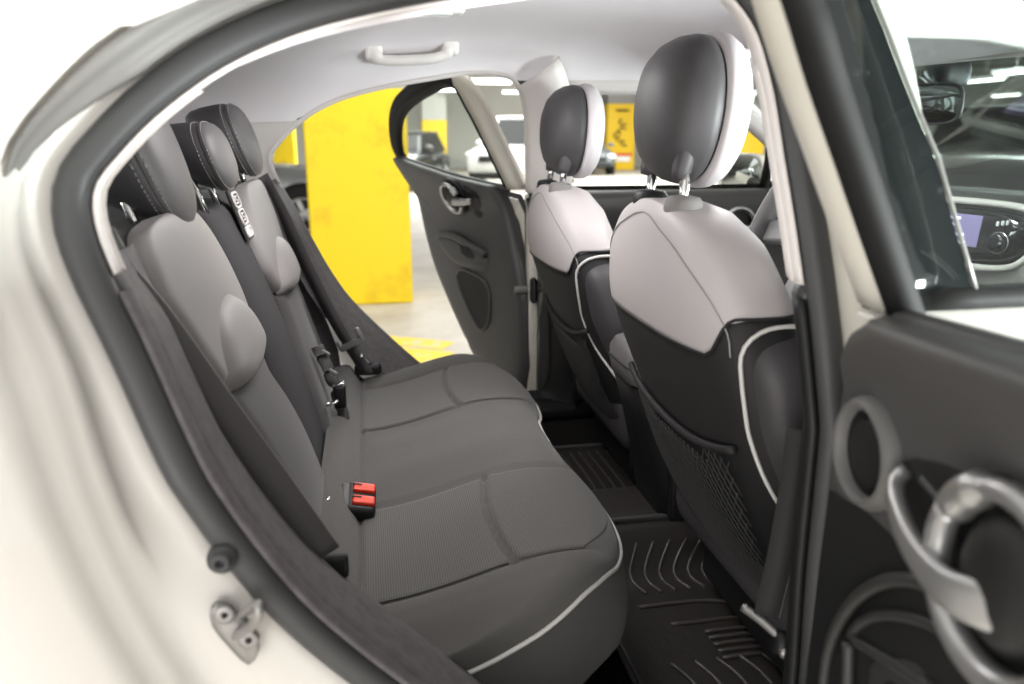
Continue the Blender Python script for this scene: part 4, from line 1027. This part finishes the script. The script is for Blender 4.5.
    po = det['pocket']; ol = [(p.x, p.y) for p in catmull([(*p, 0) for p in po], 50, True)][:-1]
    mk('door_pocket', *blob(ol, lambda a, z, h: Nn(a, z, 0.0535-h), 0.0006, 4, 0.3, 0.001), plastic_black, root, label='black door pocket recess')
    mk('pocket_rim', *tube([Nn(a, z, 0.054) for a, z in ol], 0.005, 8, True), det.get('rim_mat', plastic_dark), root)
    for kind, args in det.get('extra', ()):
        if kind == 'box': mk(args[0], *rbox(Nn(*args[1]), args[2], args[3], (X, LN, Zv)), args[4], root)
        elif kind == 'tube': mk(args[0], *tube(catmull([Nn(*p) for p in args[1]], 24), args[2], 10), args[3], root)
        elif kind == 'blob':
            o2 = [(p.x, p.y) for p in catmull([(*p, 0) for p in args[1]], 40, True)][:-1]
            mk(args[0], *blob(o2, lambda a, z, h: Nn(a, z, args[2]+h), args[3], 5, 0.4, 0.002), args[4], root)
    return root
near_det = {'rim_mat': rim_black, 'speaker': (0.072, 1.052, 0.039), 'ring': (0.276, 1.050, 0.061), 'arc': (-205, 150), 'flip': 1,
            'cut': [(0.5, -0.05), (1.085, -0.038), (1.107, -0.022), (1.143, 0.03), (1.165, 0.08)],
            'lever': [(0.138, 1.066, 0.056, 0.008), (0.141, 1.056, 0.066, 0.016), (0.165, 1.045, 0.076, 0.020), (0.205, 1.034, 0.084, 0.023), (0.245, 1.030, 0.085, 0.028), (0.275, 1.036, 0.078, 0.032), (0.298, 1.044, 0.066, 0.032)],
            'arm': [(0.052, 0.76, 0.055), (0.053, 0.835, 0.056), (0.085, 0.905, 0.06), (0.127, 0.957, 0.06), (0.172, 0.988, 0.058), (0.22, 1.0, 0.05)], 'arm_r': 0.006,
            'pocket': [(0.086, 0.876), (0.112, 0.914), (0.16, 0.948), (0.21, 0.968), (0.25, 0.955), (0.225, 0.925), (0.17, 0.905), (0.115, 0.885)],
            'extra': [('blob', ('lower_trim', [(0.006, 0.985), (0.03, 0.987), (0.08, 1.0), (0.14, 1.012), (0.25, 1.005), (0.40, 0.99), (0.52, 0.95), (0.50, 0.82), (0.42, 0.70), (0.30, 0.63), (0.12, 0.60), (0.03, 0.60), (0.008, 0.66), (0.004, 0.80)], 0.0522, 0.0012, plastic_black)),
                      ('blob', ('handle_dish', [(0.112, 1.040), (0.122, 1.064), (0.16, 1.084), (0.225, 1.088), (0.215, 1.03), (0.185, 1.0), (0.135, 1.010)], 0.0545, 0.0008, plastic_black)),
                      ('tube', ('dish_rim', [(0.155, 1.066, 0.053), (0.185, 1.058, 0.053), (0.195, 1.038, 0.053), (0.18, 1.015, 0.053)], 0.004, plastic_dark)),
                      ('tube', ('armrest_post', [(0.102, 0.76, 0.056), (0.098, 0.83, 0.058), (0.090, 0.872, 0.058)], 0.006, rim_black)),
                      ('blob', ('switch_pad', [(0.118, 0.860), (0.122, 0.880), (0.15, 0.905), (0.19, 0.925), (0.215, 0.90), (0.19, 0.84), (0.13, 0.83)], 0.0535, 0.004, rim_black)),
                      ('blob', ('switch_hole', [(0.145, 0.872), (0.155, 0.888), (0.178, 0.893), (0.188, 0.875), (0.176, 0.855), (0.152, 0.856)], 0.0575, 0.0008, plastic_black))]}
far_det = {'ring': (0.318, 1.137, 0.050), 'arc': (-150, 160), 'flip': 1,
           'cut': [(0.6, -0.03), (0.85, -0.02), (1.02, 0.045), (1.18, 0.105)],
           'lever': [(0.345, 1.116, 0.072, 0.028), (0.30, 1.120, 0.080, 0.028), (0.24, 1.124, 0.085, 0.026), (0.195, 1.128, 0.076, 0.018)],
           'arm': [(0.48, 0.99, 0.056), (0.42, 1.005, 0.07), (0.33, 1.005, 0.075), (0.24, 0.985, 0.07), (0.17, 0.965, 0.056)], 'arm_r': 0.012,
           'pocket': [(0.36, 0.86), (0.33, 0.895), (0.27, 0.895), (0.20, 0.885), (0.155, 0.85), (0.155, 0.76), (0.20, 0.715), (0.25, 0.735), (0.31, 0.79)],
           'extra': [('blob', ('lock_dish', [(0.215, 1.165), (0.25, 1.17), (0.255, 1.10), (0.22, 1.075), (0.185, 1.09), (0.185, 1.15)], 0.0535, 0.001, plastic_black)),
                     ('blob', ('armrest', [(0.48, 0.985), (0.42, 1.005), (0.32, 1.0), (0.20, 0.98), (0.165, 0.92), (0.24, 0.905), (0.36, 0.92)], 0.052, 0.03, plastic_dark)),
                     ('blob', ('pull_cup', [(0.29, 0.985), (0.23, 0.98), (0.20, 0.955), (0.24, 0.945), (0.28, 0.96)], 0.083, 0.0008, plastic_black))]}
nd = rear_door(-1, (0.485, -0.80), math.radians(82), 'near open rear door with silver handle ring, dark trim facing the bench', near_det)
fd = rear_door(1, (0.475, 0.80), math.radians(67), 'far open rear door standing beside the broad yellow pillar', far_det)

def front_door(s, label):
    def q(x, z, off): return Vector((x, s*(yfl(z)+off), z))
    TOP = [(0.455, 1.16), (0.452, 1.25), (0.445, 1.34), (0.425, 1.43), (0.43, 1.475), (0.52, 1.49), (0.70, 1.485), (0.88, 1.455), (1.02, 1.41), (1.18, 1.33), (1.34, 1.235), (1.42, 1.18)]
    XL = 0.462
    low = [(XL, 1.165), (XL, 0.95), (XL+0.01, 0.75), (XL+0.03, 0.55), (0.6, 0.47), (1.0, 0.45), (1.35, 0.46), (1.42, 0.55), (1.44, 0.8), (1.43, 1.165)]
    sk = []
    for k in range(9):
        z = 0.46+0.705*k/8; sk.append([q(0.462+(1.44-0.462)*j/24+(0.05*(1-k/8)**2 if j == 0 else 0), z, 0.092+0.012*math.sin(math.pi*k/8)) for j in range(25)])
    root = mk('front_door', *loft(sk, False, False), paint_white, body, mods=[solid(0.012, 0)], label=label)
    mk('edge_return', *rbox(q(0.475, 0.82, 0.055), (0.03, 0.08, 0.68), 0.008), paint_jamb_shaded, root)
    # belt seal outside, black cover over the centre pillar, window frame, glass
    bs_ = [[q(0.50+(1.42-0.50)*k/14, z, o) for z, o in ((1.163, 0.088), (1.163, 0.100), (1.180, 0.098), (1.182, 0.084))] for k in range(15)]
    mk('belt_seal', *loft(bs_, True, False, True), seal_black, root, label='black belt strip')
    FL = [(1.178, 0.566), (1.24, 0.551), (1.30, 0.537), (1.363, 0.512), (1.43, 0.489), (1.475, 0.470)]
    ap = [[q(interp([(1.16, 0.455), (1.48, 0.425)], z), z, 0.080), q(interp([(1.16, 0.455), (1.48, 0.425)], z), z, 0.091), q(interp(FL, z)-0.002, z, 0.093), q(interp(FL, z)-0.002, z, 0.083)] for z in [1.165+0.0317*k for k in range(11)]]
    mk('pillar_cover', *loft(ap, True, False, True), pillar_gloss, root, label='gloss black dusty cover on the centre pillar')
    mk('window_channel', *tube([q(interp(FL, z)+0.001, z, 0.094) for z in [1.18+0.0295*k for k in range(11)]], 0.0022, 8), steel, root, label='thin bright window channel')
    hdr = [(0.455, 1.478), (0.52, 1.482), (0.70, 1.478), (0.86, 1.452), (1.0, 1.405), (1.17, 1.325), (1.36, 1.21), (1.42, 1.165)]
    hp = catmull([q(x, z, 0.07) for x, z in hdr], 40)
    mk('window_frame', *tube(hp, 0.024, 10), gloss_black, root)
    hi = [(0.47, 1.452), (0.52, 1.457), (0.70, 1.452), (0.85, 1.427), (0.985, 1.382), (1.15, 1.302), (1.33, 1.195), (1.37, 1.172)]
    gpts = [(0.566, 1.172), (0.551, 1.24), (0.537, 1.30), (0.512, 1.363), (0.489, 1.43), (0.48, 1.46)]+[(x, z) for x, z in hdr[1:]]
    cols = []
    for k in range(26):
        t = k/25; x = 0.47+0.93*t; zt = sinterp(hdr, x)
        cols.append([q(max(x, interp(FL, 1.17+(zt-1.17)*v/8)), 1.168+(zt-1.168)*v/8, 0.084) for v in range(9)])
    mk('window_glass', *loft(cols, False, False), glass_tint if s < 0 else glass_clear, root)
    mk('quarter_post', *tube([q(1.195, 1.16, 0.075), q(1.19, 1.25, 0.07), q(1.175, 1.34, 0.068)], 0.016, 8), plastic_black, root, label='black quarter-light post')
    # inner trim with handle ring
    tr = mk('trim_panel', *loft([[q(0.49+0.93*j/24, zt, o) for zt, o in ((1.150 if s < 0 else 1.171, 0.05), (1.147 if s < 0 else 1.165, 0.02), (1.138 if s < 0 else 1.15, 0.0), (1.10, -0.012), (1.04, -0.006), (0.96, 0.0), (0.90, -0.035), (0.86, -0.035), (0.80, 0.0), (0.55, 0.0), (0.50, 0.03))] for j in range(25)], False, False), plastic_dark, root, mods=[solid(0.005)], label='dark grey inner door trim')
    c = q(1.09, 1.075, -0.016); LN = Vector((0, -s, 0))
    mk('handle_ring', *tube([c+Vector((0.045*math.cos(t), 0, 0.040*math.sin(t)))+LN*0.004 for t in [2*math.pi*k/30 for k in range(30)]], 0.009, 10, True), chrome, root, label='bright handle ring')
    mk('handle_bowl', *disc(c, LN, [(0.0, 0.036), (0.008, 0.03), (0.012, 0.015), (0.013, 0.002)], 24), plastic_black, root)
    mk('handle_lever', *tube([c+Vector((0.0, 0, -0.018))+LN*0.018, c+Vector((0.05, 0, -0.018))+LN*0.024, c+Vector((0.12, 0, -0.022))+LN*0.018], 0.009, 10), silver, root)
    if s > 0:
        mc = Vector((1.22, s*0.965, 1.205)); A = Vector((-0.93, -s*0.36, 0.0)).normalized()
        hsg = mk('mirror_housing', *disc(mc, A, [(-0.09, 0.02), (-0.08, 0.05), (-0.05, 0.078), (-0.01, 0.09), (0.02, 0.09), (0.024, 0.085), (0.018, 0.080)], 36, sx=1.05, sy=0.72, e=0.6, caps=True), paint_white, root, label='white door mirror housing')
        mk('mirror_glass', *disc(mc, A, [(0.0195, 0.080), (0.0215, 0.078), (0.0216, 0.002)], 36, sx=1.05, sy=0.72, e=0.6), mirror_m, root)
        mk('mirror_arm', *tube([mc+Vector((0.0, -s*0.06, -0.03)), q(1.24, 1.165, 0.085)], 0.022, 10), plastic_black, root)
    return root
front_door(-1, 'near closed front door with black pillar cover, behind the open near rear door')
front_door(1, 'far closed front door with bright handle ring and mirror, beyond the front seats')

# ================================================================== DASHBOARD, WHEEL, MIRROR
dash = thing('dashboard', 'dashboard with white fascia and centre screen, seen through the near front window', 'dashboard', (1.35, 0, 0.9))
def dsh(u, v):
    y = -0.70+1.40*v
    prof = [(1.66, 1.12), (1.56, 1.185), (1.45, 1.205), (1.375, 1.20), (1.335, 1.185)]
    f = u*(len(prof)-1); i = min(len(prof)-2, int(f)); t = f-i
    x = prof[i][0]+(prof[i+1][0]-prof[i][0])*t; z = prof[i][1]+(prof[i+1][1]-prof[i][1])*t
    hump = 0.05*math.exp(-((y+0.366)/0.14)**2)*u
    return Vector((x-0.03*math.exp(-((y)/0.15)**2)*u-0.03*hump/0.05*u, y, z+hump*0.5-0.03*abs(y)**2))
mk('upper_pad', *grid(dsh, 24, 50), plastic_dark, dash, label='dark soft upper pad')
def fas(u, v):
    y = -0.70+1.40*v; e = dsh(1, v); b = 0.025*math.sin(math.pi*u)
    return Vector((e.x+0.0-b+0.03*u, y, e.z-0.003-0.20*u))
mk('fascia', *grid(fas, 12, 50), paint_white, dash, label='glossy white fascia')
mk('lower_panel', *grid(lambda u, v: Vector((fas(1, v).x+0.02+0.05*u, -0.70+1.40*v, fas(1, v).z-0.28*u)), 8, 20), plastic_dark, dash, mods=[solid(0.01)])
A = Vector((-0.95, -0.22, 0.12)).normalized(); Yd = Vector((A.y, -A.x, 0)).normalized(); Zd = A.cross(Yd); Zd = -Zd if Zd.z < 0 else Zd
rc = PY(966, 233, 0.02)
rc = rc+A*0.0
def dpt(a, b, h): return rc+Yd*a+Zd*b+A*h
bz = [(-0.165, 0.052), (-0.10, 0.062), (0.0, 0.064), (0.10, 0.060), (0.155, 0.045), (0.165, 0.02), (0.14, -0.03), (0.10, -0.058), (0.0, -0.066), (-0.10, -0.062), (-0.15, -0.035), (-0.172, 0.01)]
sgn_ = 1 if Yd.y < 0 else -1
bz = [(a*sgn_, b) for a, b in bz]
ol = [(p.x, p.y) for p in catmull([(*p, 0) for p in bz], 64, True)][:-1]
fb_ = mk('screen_surround', *blob(ol, lambda a, b, h: dpt(a, b, h), 0.010, 5, 0.25, 0.03), gloss_black, dash, label='black radio surround with white outer ring')
mk('surround_ring', *tube([dpt(a*1.03, b*1.05, 0.004) for a, b in ol], 0.0075, 8, True), paint_white, fb_)
mk('screen', *rbox(dpt(-0.035*sgn_*0-0.03*sgn_, 0.006, 0.011), (0.135, 0.066, 0.003), 0.003, (Yd, Zd, A)), screen_m, fb_, label='lit purple-grey screen')
for a, b, ww in ((-0.05, 0.030, 0.07), (-0.01, 0.030, 0.02), (-0.03, 0.016, 0.05), (-0.05, 0.0, 0.05), (0.0, -0.004, 0.03), (-0.03, -0.018, 0.06), (0.01, -0.020, 0.02)):
    mk('screen_text', *rbox(dpt((a-0.01)*sgn_, b, 0.0132), (ww, 0.006, 0.001), 0.0005, (Yd, Zd, A), 2), text_m, fb_)
kn = mk('volume_knob', *disc(dpt(0.082*sgn_, -0.012, 0.010), A, [(0, 0.020), (0.012, 0.019), (0.014, 0.015), (0.013, 0.004)], 26), gloss_black, fb_)
mk('knob_ring', *tube([dpt(0.082*sgn_+0.021*math.cos(t), -0.012+0.021*math.sin(t), 0.012) for t in [2*math.pi*k/30 for k in range(30)]], 0.0016, 6, True), chrome, fb_)
for k in range(3): mk('button', *rbox(dpt(0.082*sgn_+0.010*(k-1), 0.030-0.002*k, 0.0115), (0.006, 0.010, 0.003), 0.001, (Yd, Zd, A), 2), lens_m, fb_)
for y in (-0.56, 0.56):
    c = Vector((1.30, y, 1.10)); mk('air_vent', *disc(c, (-1, 0, 0.1), [(0, 0.045), (0.02, 0.045), (0.024, 0.036), (0.01, 0.03), (0.01, 0.004)], 28), plastic_black, dash)
sw = thing('steering_wheel', 'grey rimmed steering wheel beyond the driver\'s seat', 'steering wheel', (0.70, -0.366, 1.18))
wc = Vector((0.668, -0.366, 1.185)); A = Vector((-0.90, 0, 0.42)).normalized(); U = Vector((0, 1, 0)); W = A.cross(U)
def wp(a, r, h=0.0): return wc+U*math.cos(a)*r+W*math.sin(a)*r+A*h
mk('rim', *tube([wp(2*math.pi*k/48, 0.165) for k in range(48)], 0.0165, 12, True), leather_mid, sw)
mk('hub', *disc(wc-A*0.02, A, [(-0.03, 0.05), (0.0, 0.066), (0.02, 0.06), (0.028, 0.04), (0.03, 0.002)], 30), plastic_dark, sw)
for a in (0.12, math.pi-0.12, math.pi/2*(1 if W.z < 0 else -1)):
    d = wp(a, 1)-wc; T = A.cross(d)
    mk('spoke', *rbox(wc+d*0.11-A*0.012, (0.12, 0.042, 0.018), 0.007, (d, T, A)), silver, sw)
mk('column', *tube([wc-A*0.03, wc-A*0.40], 0.035, 12), plastic_black, sw)
for q in (-1, 1): mk('stalk', *tube([wc-A*0.06, wc-A*0.06+U*0.15*q+Vector((0, 0, 0.02))], 0.008, 8), plastic_black, sw)
im = thing('rear_view_mirror', 'black interior mirror hanging at the windscreen', 'rear-view mirror', (1.06, -0.03, 1.44))
mc = PY(926, 104, -0.05); A = Vector((-0.80, -0.58, -0.05)).normalized()
ih = mk('mirror_housing', *disc(mc, A, [(-0.04, 0.03), (-0.035, 0.07), (-0.015, 0.10), (0.006, 0.106), (0.010, 0.100), (0.006, 0.096)], 36, sx=0.62, sy=0.37, e=0.5), plastic_black, im)
mk('mirror_glass', *disc(mc, A, [(0.0061, 0.097), (0.0075, 0.095), (0.0076, 0.002)], 36, sx=0.62, sy=0.37, e=0.5), mirror_dark_refl, ih)
mk('mirror_stem', *tube([mc-A*0.03, mc-A*0.05+Vector((0, 0, 0.03)), mc-A*0.06+Vector((0, 0, 0.075))], 0.010, 8), plastic_black, im)
mk('sensor_pod', *rbox(mc-A*0.085+Vector((0, 0, 0.055)), (0.07, 0.09, 0.05), 0.018), plastic_black, im)
